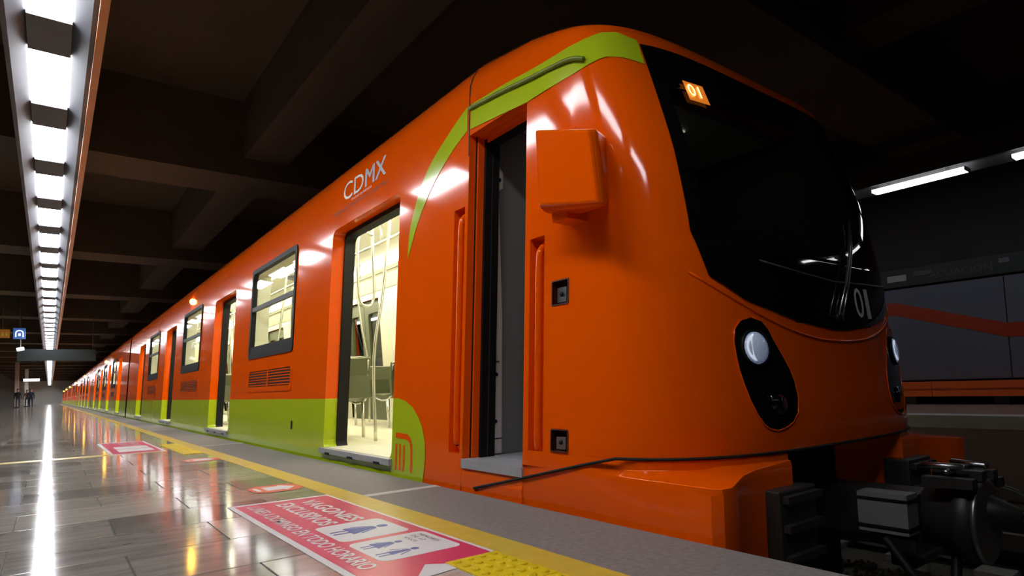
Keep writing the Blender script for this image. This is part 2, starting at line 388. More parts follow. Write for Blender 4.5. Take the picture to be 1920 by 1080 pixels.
# ------------------------------------------------------------------ passenger cars
DOORW = 1.34; DZ0, DZ1 = 0.085, 2.0; WZ0, WZ1 = 1.0, 2.07
def rrect(y0, y1, z0, z1, r, n=5):
    out = []
    for (cy, cz, a0) in ((y1-r, z1-r, 0), (y0+r, z1-r, 90), (y0+r, z0+r, 180), (y1-r, z0+r, 270)):
        for k in range(n+1):
            a = math.radians(a0+90*k/n); out.append((cy+r*math.cos(a), cz+r*math.sin(a)))
    return out
def side_pt(side, y, z, d):
    x = XS(z)+d
    return (x if side < 0 else 2*XC-x, y, z)
def ring(name, outer, inner, d0, d1, ma, parent, side=-1, mats=None, zsplit=None, dout=None):
    n = len(outer); dout = d1 if dout is None else dout
    v = [side_pt(side, y, z, d0) for (y, z) in outer]+[side_pt(side, y, z, d0) for (y, z) in inner]+[side_pt(side, y, z, d1) for (y, z) in inner]+[side_pt(side, y, z, dout) for (y, z) in outer]
    f = []; fm = []
    for k in range(n):
        j = (k+1) % n
        f += [(k, j, n+j, n+k), (n+k, n+j, 2*n+j, 2*n+k), (3*n+k, 3*n+j, j, k)]
        zz = (inner[k][1]+inner[j][1])/2
        fm += [1 if (zsplit is not None and zz < zsplit) else 0]*3
    return obj(name, v, f, ma, parent, False, mats, fm if mats else None)
def subdivz(loop, zs):
    """insert a vertex where the loop crosses height zs"""
    out = []
    for a, b in zip(loop, loop[1:]+loop[:1]):
        out.append(a)
        if (a[1]-zs)*(b[1]-zs) < 0 and abs(a[1]-b[1]) > 0.2:
            t = (zs-a[1])/(b[1]-a[1]); out.append((a[0]+t*(b[0]-a[0]), zs))
    return out
def roof_prof(d=0.0):
    pts = []
    for k in range(1, 8):
        a = math.radians(90*k/7); pts.append((XS(Z0)+d+RR*(1-math.cos(a)), Z0+(RR-d)*math.sin(a)))
    xl = pts[-1][0]
    for k in range(1, 6): pts.append((xl+(XC-xl)*k/5, pts[6][1]+0.05*math.sin(math.pi/2*k/5)))
    return pts
def grid_shell(name, ys, zl, holes, zmin, zmax, ma, parent, d=0.0, roof=False, rightholes=None, right=True, smooth=True):
    """side walls (and roof) between ys[0] and ys[-1] with rectangular holes"""
    left = [(XS(z)+d, z) for z in zl if zmin-1e-6 <= z <= zmax+1e-6]
    nl = len(left)
    rp = roof_prof(d) if roof else []
    prof = left+rp
    mir = [(2*XC-x, z) for (x, z) in reversed(prof)]
    if roof: prof = prof+mir[1:]; segs = [prof]
    else: segs = [left]+([[(2*XC-x, z) for (x, z) in left]] if right else [])
    v = []; f = []
    for si, pr in enumerate(segs):
        b = len(v); n = len(pr)
        for y in ys: v += [(x, y, z) for (x, z) in pr]
        for i in range(len(ys)-1):
            ym = (ys[i]+ys[i+1])/2
            for j in range(n-1):
                zm = (pr[j][1]+pr[j+1][1])/2; xm = (pr[j][0]+pr[j+1][0])/2
                hs = holes if xm < XC else (rightholes if rightholes is not None else holes)
                if any(h[0] < ym < h[1] and h[2] < zm < h[3] for h in hs): continue
                q = (b+i*n+j, b+i*n+j+1, b+(i+1)*n+j+1, b+(i+1)*n+j)
                f.append(q if xm < XC and not roof or roof else q[::-1])
    o = obj(name, v, f, ma, parent, smooth)
    me = o.data
    bm = bmesh.new(); bm.from_mesh(me)
    for vv in [q for q in bm.verts if not q.link_faces]: bm.verts.remove(vv)
    bm.to_mesh(me); bm.free()
    if smooth:
        for p in me.polygons: p.use_smooth = True
    return o
def bench(parent, x0, x1, y, face, k='olive'):
    """transverse two seat bench, backrest at y, sitting towards face (+1/-1)"""
    v = []; f = []
    prof = [(0, 0.42), (0.03, 0.62), (-0.02, 0.80), (-0.06, 0.81), (-0.03, 0.62), (-0.05, 0.40), (0.2, 0.36), (0.45, 0.39), (0.45, 0.425), (0.2, 0.40)]
    n = len(prof)
    for x in (x0, x1): v += [(x, y+face*a, b+0.1) for (a, b) in prof]
    f = [(i, (i+1) % n, (i+1) % n+n, i+n) for i in range(n)]+[tuple(range(n)), tuple(range(n, 2*n))]
    b = fixn(obj('seat', v, f, k, parent))
    mb = MB()
    for x in (x0+0.02, x1-0.02):
        mb.tube(bez([(x, y-face*0.05, 0.88), (x, y-face*0.02, 0.75), (x, y+face*0.02, 0.5), (x, y+face*0.25, 0.44), (x, y+face*0.46, 0.47)], 4), 0.014, 6)
        mb.tube([(x, y+face*0.1, 0.46), (x, y+face*0.1, 0.1)], 0.016, 6); 
    mb.tube([(x0, y-face*0.05, 0.9), (x1, y-face*0.05, 0.9)], 0.014, 6)
    mb.build('seat_frame', 'steel', b, True)
def build_car(root, ya, yb, F, cab, detail):
    doors = [(a-DOORW, a, DZ0, DZ1) for a in F]
    wins = [(a+0.96, a+2.64, WZ0, WZ1) for a in F[:-1]]
    rec = [(3.02, 3.14, 0.19, 1.65)] if cab else []
    ys = sorted(set([ya, yb]+[c for h in doors+wins+rec for c in h[:2]]))
    zl = [-0.38, 0.0, DZ0, 0.19, 0.35, ZG, 0.75, WZ0, 1.3, 1.65, DZ1, WZ1, 2.2, Z0]
    holes = doors+wins+rec
    gstart = 3.879 if cab else ya
    # shell above the green band, green band below
    up = [z for z in zl if z >= ZG]
    lo = [z for z in zl if z <= ZG]
    o = grid_shell('body_shell', ys, up, holes, ZG, Z0, 'orange', root, roof=True)
    yg = [y for y in ys if y >= gstart-0.01]
    if cab:
        yo = [y for y in ys if y <= 3.89]
        grid_shell('lower_panel', yo, lo, holes, -0.38, ZG, 'orange', root, right=False)
    grid_shell('green_band', yg, lo, holes, -0.38, ZG, 'green', root)
    # inner lining
    inh = [(a+0.03 if cab and False else a, b, c, d) for (a, b, c, d) in doors+wins]
    zi = [0.1, DZ0+0.02, ZG, WZ0, DZ1, WZ1, 2.3]
    zi = sorted(set([0.1, ZG, WZ0, DZ1, WZ1, 2.3]))
    ysi = sorted(set([ya+0.05 if not cab else 3.06, yb-0.05]+[c for h in doors+wins for c in h[:2]]))
    inh = [(a, b, 0.0 if c < 0.5 else c, d) for (a, b, c, d) in inh]
    grid_shell('inner_lining', ysi, zi, inh, 0.1, 2.3, 'cream', root, d=0.2, smooth=False)
    y0i = ysi[0]
    box('car_floor', XS(0.1)+0.02, 2*XC-XS(0.1)-0.02, y0i, yb-0.05, 0.02, 0.1, 'cfloor', root)
    xl = XS(2.3)+0.2
    v = []; prof = [(xl, 2.1), (xl+0.12, 2.27), (xl+0.35, 2.33), (XC, 2.36)]; prof = prof+[(2*XC-x, z) for (x, z) in prof[-2::-1]]
    for y in (y0i, yb-0.05): v += [(x, y, z) for (x, z) in prof]
    n = len(prof)
    cl = obj('car_ceiling', v, [(i, i+1, n+i+1, n+i) for i in range(n-1)], 'cream', root)
    for yy in (y0i, yb-0.05):
        box('end_wall', XS(2.3)+0.06, 2*XC-XS(2.3)-0.06, yy-0.03, yy, 0.1, 2.36, 'cream', root)
    for s in (-1, 1):
        box('strip_light', XC+s*0.52-0.06, XC+s*0.52+0.06, y0i+0.1, yb-0.2, 2.28, 2.31, 'strip', root)
    box('underframe', XS(0)+0.06, 2*XC-XS(0)-0.06, ya+0.05, yb-0.05, -0.95, -0.2, 'groove', root)
    for (y0, y1, z0, z1) in doors:
        outer = rrect(y0, y1, z0, z1, 0.002); inner = rrect(y0+0.012, y1-0.012, z0+0.004, z1-0.012, 0.07)
        outer = subdivz(outer, ZG); inner = subdivz(inner, ZG)
        ring('door_jamb', outer, inner, 0.0, 0.13, 'orange', root, mats=['orange', 'green'], zsplit=ZG-0.01)
        ring('door_seal', rrect(y0, y1, z0, z1, 0.002), rrect(y0+0.03, y1-0.03, z0, z1-0.05, 0.07), 0.11, 0.205, 'black', root)
        sl = box('door_sill', XS(0.08)-0.03, XS(0.08)+0.22, y0-0.01, y1+0.01, 0.055, 0.098, 'alu', root)
        if detail:
            for t in (0.14, 0.5, 0.86):
                yy = y0+DOORW*t; box('sill_notch', XS(0.08)-0.033, XS(0.08)-0.02, yy-0.05, yy+0.05, 0.05, 0.068, 'black', sl)
        # closed leaves on the far side
        for a, b in ((y0, (y0+y1)/2-0.006), ((y0+y1)/2+0.006, y1)):
            o2 = ring('door_leaf', rrect(a, b, z0, z1, 0.002), rrect(a+0.13, b-0.13, 0.85, z1-0.2, 0.06), 0.15, 0.10, 'olive' if detail else 'cream', root, side=1)
            q = rrect(a+0.12, b-0.12, 0.84, z1-0.19, 0.06)
            obj('pane', [side_pt(1, y, z, 0.12) for (y, z) in q], [tuple(range(len(q)))], 'glass', o2)
    for (y0, y1, z0, z1) in wins:
        for s in (-1, 1):
            wf = ring('window_frame', rrect(y0-0.012, y1+0.012, z0-0.012, z1+0.012, 0.05), rrect(y0+0.04, y1-0.04, z0+0.04, z1-0.04, 0.05), -0.012, 0.045, 'black', root, side=s, dout=0.0)
            def slab(nm, a, b, c, d, dd, ee, ma):
                v = [side_pt(s, y, z, q) for q in (dd, ee) for (y, z) in ((a, c), (b, c), (b, d), (a, d))]
                return obj(nm, v, BF, ma, wf)
            def pane(c, d, q): return obj('pane', [side_pt(s, y, z, q) for (y, z) in ((y0+0.03, c), (y1-0.03, c), (y1-0.03, d), (y0+0.03, d))], [(0, 1, 2, 3)], 'glass', wf)
            ring('reveal', rrect(y0-0.002, y1+0.002, z0-0.002, z1+0.002, 0.01), rrect(y0+0.03, y1-0.03, z0+0.03, z1-0.03, 0.05), 0.045, 0.2, 'cream', wf, side=s)
            slab('transom', y0+0.03, y1-0.03, 1.565, 1.615, -0.008, 0.03, 'dgrey')
            slab('bottom_rail', y0+0.03, y1-0.03, z0+0.03, 1.13, -0.008, 0.03, 'black')
            pane(1.61, z1-0.03, 0.012)
            pane(1.13, 1.57, 0.02)
        # vent grille under the platform side window
        a, b = y0-0.02, y1-0.03
        vg = ring('vent_grille', rrect(a, b, 0.595, 0.85, 0.05), rrect(a+0.035, b-0.035, 0.65, 0.835, 0.03), -0.008, 0.004, 'orange', root, dout=0.004)
        mid = (a+b)/2
        vb = [P(y, z, -0.002) for (y, z) in ((a+0.03, 0.64), (b-0.03, 0.64), (b-0.03, 0.84), (a+0.03, 0.84))]
        obj('backing', vb, [(0, 1, 2, 3)], 'deepred', vg)  # darkened sheet stands in for the shade between the slats
        if detail:
            for p0, p1 in ((a+0.035, mid-0.025), (mid+0.025, b-0.035)):
                for k in range(6):
                    z = 0.66+k*0.03
                    v = [P(y, zz, q) for (q, zz) in ((-0.003, z), (-0.009, z+0.001), (-0.009, z+0.011), (-0.003, z+0.012)) for y in (p0, p1)]
                    obj('slat', v, [(0, 1, 3, 2), (2, 3, 5, 4), (4, 5, 7, 6)], 'orange', vg)
            obj('middle_bar', [P(y, z, -0.008) for (y, z) in ((mid-0.025, 0.64), (mid+0.025, 0.64), (mid+0.025, 0.84), (mid-0.025, 0.84))], [(0, 1, 2, 3)], 'orange', vg)
    # amber lamp over the second window
    ya_ = F[1]+1.93
    il = lathe('indicator_lamp', [(0.001, 0.0), (0.05, 0.0), (0.05, 0.03), (0.03, 0.05), (0.001, 0.055)], (XS(2.24)+0.005, ya_, 2.24), (-1, 0, 0.06), 'amber', root, 14)
    # bellows to the next car
    box('bellows', 2.15, 4.07, yb, yb+0.36, 0.0, 2.45, 'black', root)
    if detail:
        # seats and poles
        for fi, a in enumerate(F):
            if fi < 3:
                for (x0, x1) in ((2.2, 2.58), (3.35, 4.05)):
                    for (yy, fc, cc) in ((a+0.62, -1 if x0 > 3 else 1, 'olive'), (a+1.55, -1, 'olive'), (a+1.72, 1, 'olive'), (a+2.95, -1, 'redseat' if fi == 0 and x0 < 3 else 'olive')):
                        bench(root, x0, x1, yy, fc, cc)
            for x in (2.42, 3.8):
                for yy in (a-DOORW-0.12, a+0.12):
                    s = -1 if x < XC else 1
                    tube('grab_pole', bez([(x, yy, 0.1), (x, yy, 0.9), (x-s*0.10, yy, 1.5), (x-s*0.2, yy, 2.33)], 6), 0.016, 'steel', root)
            tube('grab_loop', bez([(2.45, a+0.14, 2.3), (2.43, a+0.14, 2.0), (2.43, a+0.13, 1.45), (2.36, a+0.13, 1.36), (2.28, a+0.13, 1.45), (2.28, a+0.13, 1.95), (2.33, a+0.13, 2.06), (2.43, a+0.14, 2.04)], 5), 0.015, 'steel', root)
            tube('grab_pole', bez([(3.1, a-0.7, 0.1), (3.1, a-0.7, 1.4), (3.1, a-0.7, 2.36)], 3), 0.018, 'steel', root)
            for (yy, s) in ((a+0.5, 1),):
                tube('grab_pole', bez([(3.3, yy, 0.5), (3.25, yy-0.05*s, 0.8), (3.15, yy-0.4*s, 1.6), (3.12, yy-0.6*s, 2.34)], 6), 0.015, 'steel', root)
            lathe('ceiling_grille', [(0.001, 0), (0.25, 0), (0.25, 0.015), (0.001, 0.02)], (XC, a-0.6, 2.355), (0, 0, -1), 'dgrey', root, 20)
        for s in (-1, 1):
            tube('overhead_rail', [(XC+s*0.35, y0i+0.3, 2.12), (XC+s*0.35, yb-0.4, 2.12)], 0.015, 'steel', root)
            k = y0i+0.6
            while k < yb-0.4: tube('rail_hanger', [(XC+s*0.35, k, 2.12), (XC+s*0.35, k, 2.34)], 0.01, 'steel', root, 6); k += 2.2
F1 = [5.22+4.83*k for k in range(4)]
car = thing('metro_car', 'orange and lime green leading metro car with dark windshield and open cab door', 'metro car', 'coupled metro cars')
build_car(car, 3.0, 22.2, F1, True, True)
F2 = [3.6+4.83*k for k in range(4)]
car2 = thing('metro_car', 'second orange metro car, coupled directly behind the leading car', 'metro car', 'coupled metro cars', (0, 22.58, 0))
build_car(car2, 0.0, 20.3, F2, False, False)
for k in range(1, 6):
    c = copy_tree(car2, (0, 20.7*k, 0))
    c['label'] = f'{ordw(k+2)} orange and green metro car from the front, receding along the platform'
# ------------------------------------------------------------------ leading car: nose
holesN = [(2.43, 2.985, 0.16, 2.08), (2.275, 2.39, 0.2, 1.31), (2.1, 2.21, 0.26, 0.355), (2.1, 2.21, 0.95, 1.06)]
YC = [2.99, 2.985, 2.43, 2.39, 2.275, 2.21, 2.1, 2.05]
zb = [0.16, 0.2, 0.25, 0.26, 0.355, 0.95, 1.06, 1.31, 2.08]
WSZ = [.785, .80, .83, .90, 1.009, 1.216, 1.5, 1.93, 2.17]; WSU = [0, .2, .42, .70, .873, .918, .913, .90, .895]
def hw(z): return lerp(z, WSZ, WSU)
NTC = 72
zs = sorted(set(zb+[0.25+0.0297*k for k in range(1, 71)]))
zs = [z for i, z in enumerate(zs) if z in zb or all(abs(z-q) > 0.008 for q in zb)]
zs = [z for z in zs if z < Z0-0.005]+[Z0]
rows = []
for z in zs: rows.append((z, W0(z), YF(z), NN(z)))
for k in range(1, 8):
    a = math.radians(90*k/7); ins = RR*(1-math.cos(a)); rows.append((Z0+RR*math.sin(a), W0(Z0)-ins, YF(Z0)+ins*1.15, NN(Z0)))
for k in range(1, 6):
    rows.append((Z0+RR+0.05*math.sin(math.pi/2*k/5), (W0(Z0)-RR)*(1-k/5)+0.0005, YF(Z0)+RR*1.15+0.06*k, 5.0))
def rowpts(z, w_, yf, n):
    st = max(2.05, yf+0.3*DD) if yf > 1.845 else 2.05
    left = []
    for y in YC:
        yy = 2.99-(2.99-y)*(2.99-st)/(2.99-2.05)
        q = max(0, min(1, (yf+DD-yy)/DD)); left.append((XC-w_*(1-q**n)**(1/n), yy, z))
    q = max(0, min(1, (yf+DD-left[-1][1])/DD)); ur = (1-q**n)**(1/n)
    t0 = math.asin(min(1, ur**(n/2)))
    mid = []
    for k in range(1, NTC):
        t = -t0+2*t0*k/NTC
        uu = math.copysign(abs(math.sin(t))**(2/n), t) if abs(t) > 1e-9 else 0.0
        # spread columns evenly in u near the middle
        ul = -ur+2*ur*k/NTC
        uu = 0.5*uu+0.5*ul if abs(ul) < ur else uu
        Y = yf+DD*(1-(max(0, 1-abs(uu)**n))**(1/n)); mid.append((XC+w_*uu, Y, z))
    right = [(2*XC-x, y, z) for (x, y, z) in reversed(left)]
    out = left+mid+right
    if z > 2.24: out = [(x, y, 2.24+(zz_-2.24)*lerp(y, [1.82, 1.95, 2.2, 2.6, 2.99], [.22, .33, .55, .85, 1.0])) for (x, y, zz_) in out]
    return out
v = []; f = []
allrows = [rowpts(*r) for r in rows]
nc = len(allrows[0])
for r in allrows: v += r
for i in range(len(rows)-1):
    for j in range(nc-1):
        q = (i*nc+j, i*nc+j+1, (i+1)*nc+j+1, (i+1)*nc+j)
        cx = sum(v[k][0] for k in q)/4; cy = sum(v[k][1] for k in q)/4; cz = sum(v[k][2] for k in q)/4
        if cz < 0.25 and cy < 2.425: continue
        if cx < XC-0.9 and j < len(YC)-1 and any(h[0] < cy < h[1] and h[2] < cz < h[3] for h in holesN): continue
        if cy < 2.05 and 0.82 < cz < 2.14 and abs(cx-XC) < hw(cz)-0.04: continue
        f.append(q)
ns = obj('cab_shell', v, f, 'orange', car, True)
bm = bmesh.new(); bm.from_mesh(ns.data)
for vv in [q for q in bm.verts if not q.link_faces]: bm.verts.remove(vv)
bmesh.ops.remove_doubles(bm, verts=bm.verts, dist=0.0008)
bm.to_mesh(ns.data); bm.free()
LR = [rowpts(z_, w_-.04, yf_+.04, n_) for (z_, w_, yf_, n_) in rows if .25 <= z_ <= 2.3]
v = [p for r in LR for p in r]; f = []
for i in range(len(LR)-1):
    for j in range(len(YC), nc-1):
        q = (i*nc+j, i*nc+j+1, (i+1)*nc+j+1, (i+1)*nc+j); cx = sum(v[k][0] for k in q)/4; cz = sum(v[k][2] for k in q)/4
        if 0.82 < cz < 2.14 and abs(cx-XC) < hw(cz)-0.04: continue
        f.append(q)
obj('cab_lining', v, f, 'dgrey', car, True)
def band(name, lows, ups, off, ma, parent, nv=6, inv=False):
    """patch on the nose between matching (u,z) polylines"""
    v = []; f = []; n = len(lows)
    for (a, b) in zip(lows, ups):
        for k in range(nv+1):
            t = k/nv; v.append(S(a[0]+(b[0]-a[0])*t, a[1]+(b[1]-a[1])*t, off))
    f = [(i*(nv+1)+k, i*(nv+1)+k+1, (i+1)*(nv+1)+k+1, (i+1)*(nv+1)+k) for i in range(n-1) for k in range(nv)]
    return obj(name, v, f, ma, parent, True)
# windshield: clear pane and black border
zz = [0.79+0.02*k for k in range(70) if 0.79+0.02*k < 2.17]+[2.17]
CZ0, CZ1 = 1.15, 1.93
wsb = obj('windshield_border', [], [], 'gloss', car)
def wspatch(name, zr, cols, off, ma, parent):
    v = []; f = []
    for z in zr: v += [S(c(z), z, off) for c in cols]
    n = len(cols); f = [(i*n+k, i*n+k+1, (i+1)*n+k+1, (i+1)*n+k) for i in range(len(zr)-1) for k in range(n-1)]
    return obj(name, v, f, ma, parent, True)
FR = [-1+2*k/48 for k in range(49)]
bpy.data.objects.remove(wsb)
wsb = wspatch('windshield_border', [z for z in zz if z <= CZ0+0.001]+[CZ0], [lambda z, q=q: q*hw(z) for q in FR], 0.006, 'gloss', car)
wspatch('top_border', [CZ1]+[z for z in zz if z > CZ1], [lambda z, q=q: q*hw(z) for q in FR], 0.006, 'gloss', wsb)
zm = [CZ0]+[z for z in zz if CZ0 < z < CZ1]+[CZ1]
for s in (-1, 1): wspatch('side_border', zm, [lambda z, q=q, s=s: s*(hw(z)-0.07*q) for q in (0, .5, 1)], 0.006, 'gloss', wsb)
wspatch('windshield', zm, [lambda z, q=q: q*(hw(z)-0.07) for q in FR], 0.006, 'shield', car)
# raised lip under the windshield
v = []
tube('windshield_lip', [S(u, .735+.29*(abs(u)/.95)**2.4, 0.002) for u in [-.95+1.9*k/40 for k in range(41)]], 0.006, 'orange', car, 6)
# headlight housings
OL = [(.83, -.69, -.69), (.815, -.755, -.635), (.78, -.79, -.60), (.727, -.805, -.572), (.66, -.805, -.53), (.60, -.80, -.495), (.544, -.788, -.475), (.476, -.77, -.468), (.41, -.74, -.487), (.37, -.71, -.53), (.35, -.68, -.58), (.341, -.635, -.632)]
for s in (-1, 1):
    v = []; f = []; nv = 12
    for (z, a, b) in OL:
        for k in range(nv+1): v.append(S(-s*(a+(b-a)*k/nv), z, 0.004))
    f = [(i*(nv+1)+k, i*(nv+1)+k+1, (i+1)*(nv+1)+k+1, (i+1)*(nv+1)+k) for i in range(len(OL)-1) for k in range(nv)]
    hl = obj('headlight_housing', v, f, 'gloss', car, True)
    edge = [S(-s*a, z, 0.004) for (z, a, b) in OL]+[S(-s*b, z, 0.004) for (z, a, b) in reversed(OL)]
    tube('bezel', edge+[edge[0]], 0.003, 'orange', hl, 6)
    c = S(-s*-.70, 0.695, 0.002); nrm = (S(-s*-.70, 0.695, 0.02)-S(-s*-.70, 0.695, 0.0)).normalized()
    lathe('lamp_lens', [(0.072, 0), (0.07, 0.012), (0.05, 0.022), (0.001, 0.026)], c, nrm, 'lens', hl, 22)
    lathe('lamp_rim', [(0.082, 0), (0.082, 0.012), (0.072, 0.014), (0.072, 0.0)], c, nrm, 'black', hl, 22)
    # painted highlight: glowing crescent laid over the lens
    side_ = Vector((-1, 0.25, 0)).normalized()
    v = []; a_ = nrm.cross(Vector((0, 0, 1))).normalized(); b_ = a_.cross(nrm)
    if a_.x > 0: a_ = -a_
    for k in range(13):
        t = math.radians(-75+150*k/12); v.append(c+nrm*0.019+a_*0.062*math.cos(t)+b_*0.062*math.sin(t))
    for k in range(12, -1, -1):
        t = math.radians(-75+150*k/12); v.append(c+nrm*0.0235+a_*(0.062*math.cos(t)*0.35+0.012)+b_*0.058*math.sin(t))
    obj('glint', v, [(k, k+1, 24-k, 25-k) for k in range(12)], 'lensb', hl, True)
    lathe('marker_lamp', [(0.045, 0), (0.045, 0.006), (0.001, 0.014)], S(s*.61, 0.45, 0.004), nrm, 'gloss', hl, 18)
    tube('lamp_bracket', [S(s*.66, 0.49, 0.012), S(s*.655, 0.47, 0.012), S(s*.57, 0.466, 0.012)], 0.003, 'chrome', hl, 5)
# wipers, numbers, destination display
wp = tube('wiper', [S(u, z, 0.03) for (u, z) in ((-.03, .86), (.10, 1.02), (.22, 1.2), (.37, 1.4))], 0.006, 'chrome', car, 6)
tube('arm', [S(u, z, 0.025) for (u, z) in ((.02, .86), (.14, 1.02), (.27, 1.22), (.38, 1.4))], 0.005, 'chrome', wp, 6)
lathe('pivot', [(0.03, 0), (0.03, 0.02), (0.001, 0.025)], S(0, .85, 0.005), (0, -1, 0.1), 'black', wp, 12)
tube('blade', [S(u, z, 0.02) for (u, z) in ((-.6, 1.085), (-.3, 1.05), (0, 1.03), (.3, 1.04), (.7, 1.06))], 0.004, 'dgrey', wp, 5)
for i, ch in enumerate('01'):
    u0 = .21+i*.13
    p = S(u0, .86, .011); xd = S(u0+.1, .86, .011)-p; yd = S(u0, 1.0, .011)-p
    text('fleet_number', ch, 'inklight', p, xd, yd, 0.1 if ch == '0' else 0.05, 0.16, car)
dp = thing_ = None
dsp = obj('destination_display', [S(u, z, -0.03) for (u, z) in ((-.74, 1.89), (-.60, 1.89), (-.60, 2.0), (-.74, 2.0))], [(0, 1, 2, 3)], 'ledglow', car)
for q in list(dsp.data.vertices): q.co += Vector((0, -0.05, 0))
xd = S(-.5, 1.9)-S(-.73, 1.9); yd = S(-.73, 2.0)-S(-.73, 1.9)
text('digits', '01', 'led', S(-.725, 1.905, 0.0075)+Vector((0, -0.015, 0)), xd, yd, 0.085, 0.07, dsp)
# green stripe on cab and along the car side
UP = [(3.742, 1.467), (3.73, 1.634), (3.677, 1.772), (3.581, 1.934), (3.429, 2.072), (3.244, 2.171), (3.119, 2.231), (3.012, 2.273)]
LO = [(3.738, 1.467), (3.685, 1.56), (3.63, 1.655), (3.53, 1.785), (3.38, 1.925), (3.21, 2.032), (3.10, 2.085), (3.012, 2.12)]
UP = [(q.x, q.y) for q in bez([(y, z, 0) for (y, z) in UP], 5)]; LO = [(q.x, q.y) for q in bez([(y, z, 0) for (y, z) in LO], 5)]
v = []
for a, b in zip(LO, UP): v += [P(*a, -0.003), P(*b, -0.003)]
obj('green_stripe', v, [(2*i, 2*i+1, 2*i+3, 2*i+2) for i in range(len(UP)-1)], 'green', car)
v = []
UPs = [(2.975, 2.27), (2.67, 2.256), (2.38, 2.229), (2.25, 2.222)]; LOs = [(2.975, 2.115), (2.67, 2.087), (2.436, 2.063), (2.25, 2.064)]
cols = []
for a, b in zip(LOs, UPs): cols.append([Sxy(a[0]+(b[0]-a[0])*k/4, a[1]+(b[1]-a[1])*k/4, -0.004) for k in range(5)])
UPn = [(-1.096, 2.223), (-1.075, 2.228), (-1.05, 2.235), (-1.029, 2.24), (-.979, 2.235), (-.94, 2.21), (-.90, 2.192)]; LOn = [(-1.105, 2.068), (-1.084, 2.084), (-1.06, 2.095), (-1.041, 2.1), (-.992, 2.087), (-.95, 2.07), (-.905, 2.053)]
for a, b in zip(LOn, UPn): cols.append([S(a[0]+(b[0]-a[0])*k/4, a[1]+(b[1]-a[1])*k/4, 0.004) for k in range(5)])
v = [p for c in cols for p in c]
obj('green_stripe', v, [(i*5+k, i*5+k+1, i*5+k+6, i*5+k+5) for i in range(len(cols)-1) for k in range(4)], 'green', car, True)
tube('rain_gutter', bez([Sxy(2.98, 2.245, -0.012), Sxy(2.67, 2.215, -0.012), Sxy(2.38, 2.177, -0.012), S(-1.103, 2.149, 0.012), S(-1.087, 2.112, 0.014)], 6), 0.012, 'gutter', car, 6)
# joint groove between cab and car
obj('joint_groove', [P(2.985, z, -0.002) for z in (-.3, 2.3)]+[P(2.997, z, -0.002) for z in (2.3, -.3)], [(0, 1, 2, 3)], 'groove', car)
v = [Sxy(y, Z0, -0.003) for y in (2.985, 2.998)]
for k in range(1, 8):
    a = math.radians(90*k/7); v += [(XS(Z0)+RR*(1-math.cos(a))-0.003, y, Z0+RR*math.sin(a)+0.003) for y in (2.985, 2.998)]
obj('roof_groove', v, [(2*i, 2*i+1, 2*i+3, 2*i+2) for i in range(7)], 'groove', car)
# lower side panel and front foot (skirt)
def foot(s):
    cols = []
    def a_pt(u, z, o): return S(u, z, o)
    side = [(2.432, None), (2.2, None), (1.95, None)]
    for y in (2.999, 2.6, 2.436): cols.append([Sxy(y, .12, 0.001), (XS(.1), y, .10), (XS(.1), y, .08), (XS(.05), y, .05), (XS(0), y, -.4)])
    for (y, _) in side:
        X = XS(0.2); cols.append([Sxy(y, .25, 0.001), (X, y, .20), (X, y, .178), (X, y, .15), (XS(0), y, -.4)])
    NU = [(-1.198, 1.80), (-1.175, 1.70), (-1.15, 1.62), (-1.11, 1.52), (-1.06, 1.42), (-1.0, 1.345)]
    for (u, yb_) in NU:
        X = XS(0.2); p = S(u, .25, 0.0); q = S(u, .205, 0.004)
        cols.append([p, q, (X+0.004, yb_, .18), (X, yb_, .155), (XS(0), yb_, -.19)])
    FE = [(-.95, 1.905, 1.315, .178), (-.91, 1.96, 1.31, .178), (-.86, 2.05, 1.345, .183), (-.80, 2.15, 1.385, .19), (-.73, 2.28, 1.41, .198), (-.66, 2.42, 1.41, .205), (-.58, 2.54, 1.405, .212)]
    for (u, X, Y, z) in FE:
        p = S(u, .25, 0.0); q = S(u, .215, 0.004)
        cols.append([p, q, (X, Y, z), (X, Y-0.006, z-0.025), (X, Y+0.0, -.19)])
    # inner return
    cols.append([S(-.56, .25, -0.02), S(-.555, .215, -0.02), (2.56, 1.46, .21), (2.56, 1.46, .18), (2.56, 1.46, -.19)])
    cols.append([(2.56, 1.9, .25), (2.56, 1.9, .21), (2.56, 1.9, .20), (2.56, 1.9, .18), (2.56, 1.9, -.19)])
    v = [((p[0] if s < 0 else 2*XC-p[0]), p[1], p[2]) for c in cols for p in c]
    n = len(cols[0])
    f = [(i*n+k, i*n+k+1, (i+1)*n+k+1, (i+1)*n+k) for i in range(len(cols)-1) for k in range(n-1)]
    o = obj('front_skirt', v, f, 'orange', car, True)
    o.data.set_sharp_from_angle(angle=math.radians(38))
    mod = o.modifiers.new('bevel', 'BEVEL'); mod.width = 0.012; mod.segments = 2; mod.limit_method = 'ANGLE'; mod.angle_limit = math.radians(35)
    # anti climber block
    x0, x1 = (2.33, 2.62) if s < 0 else (2*XC-2.62, 2*XC-2.33)
    b = box('buffer_block', x0, x1, 1.345, 1.47, -.45, .11, 'buffer', car)
    for z in (-.40, -.28, -.16, -.04, .075): box('rib', x0+0.02, x1+0.006, 1.318, 1.346, z-0.014, z+0.014, 'buffer', b)
    mod = b.modifiers.new('bevel', 'BEVEL'); mod.width = 0.008; mod.segments = 2
    return o
foot(-1); foot(1)
box('underframe', 2.57, 2*XC-2.57, 1.75, 3.1, -.9, .3, 'groove', car)
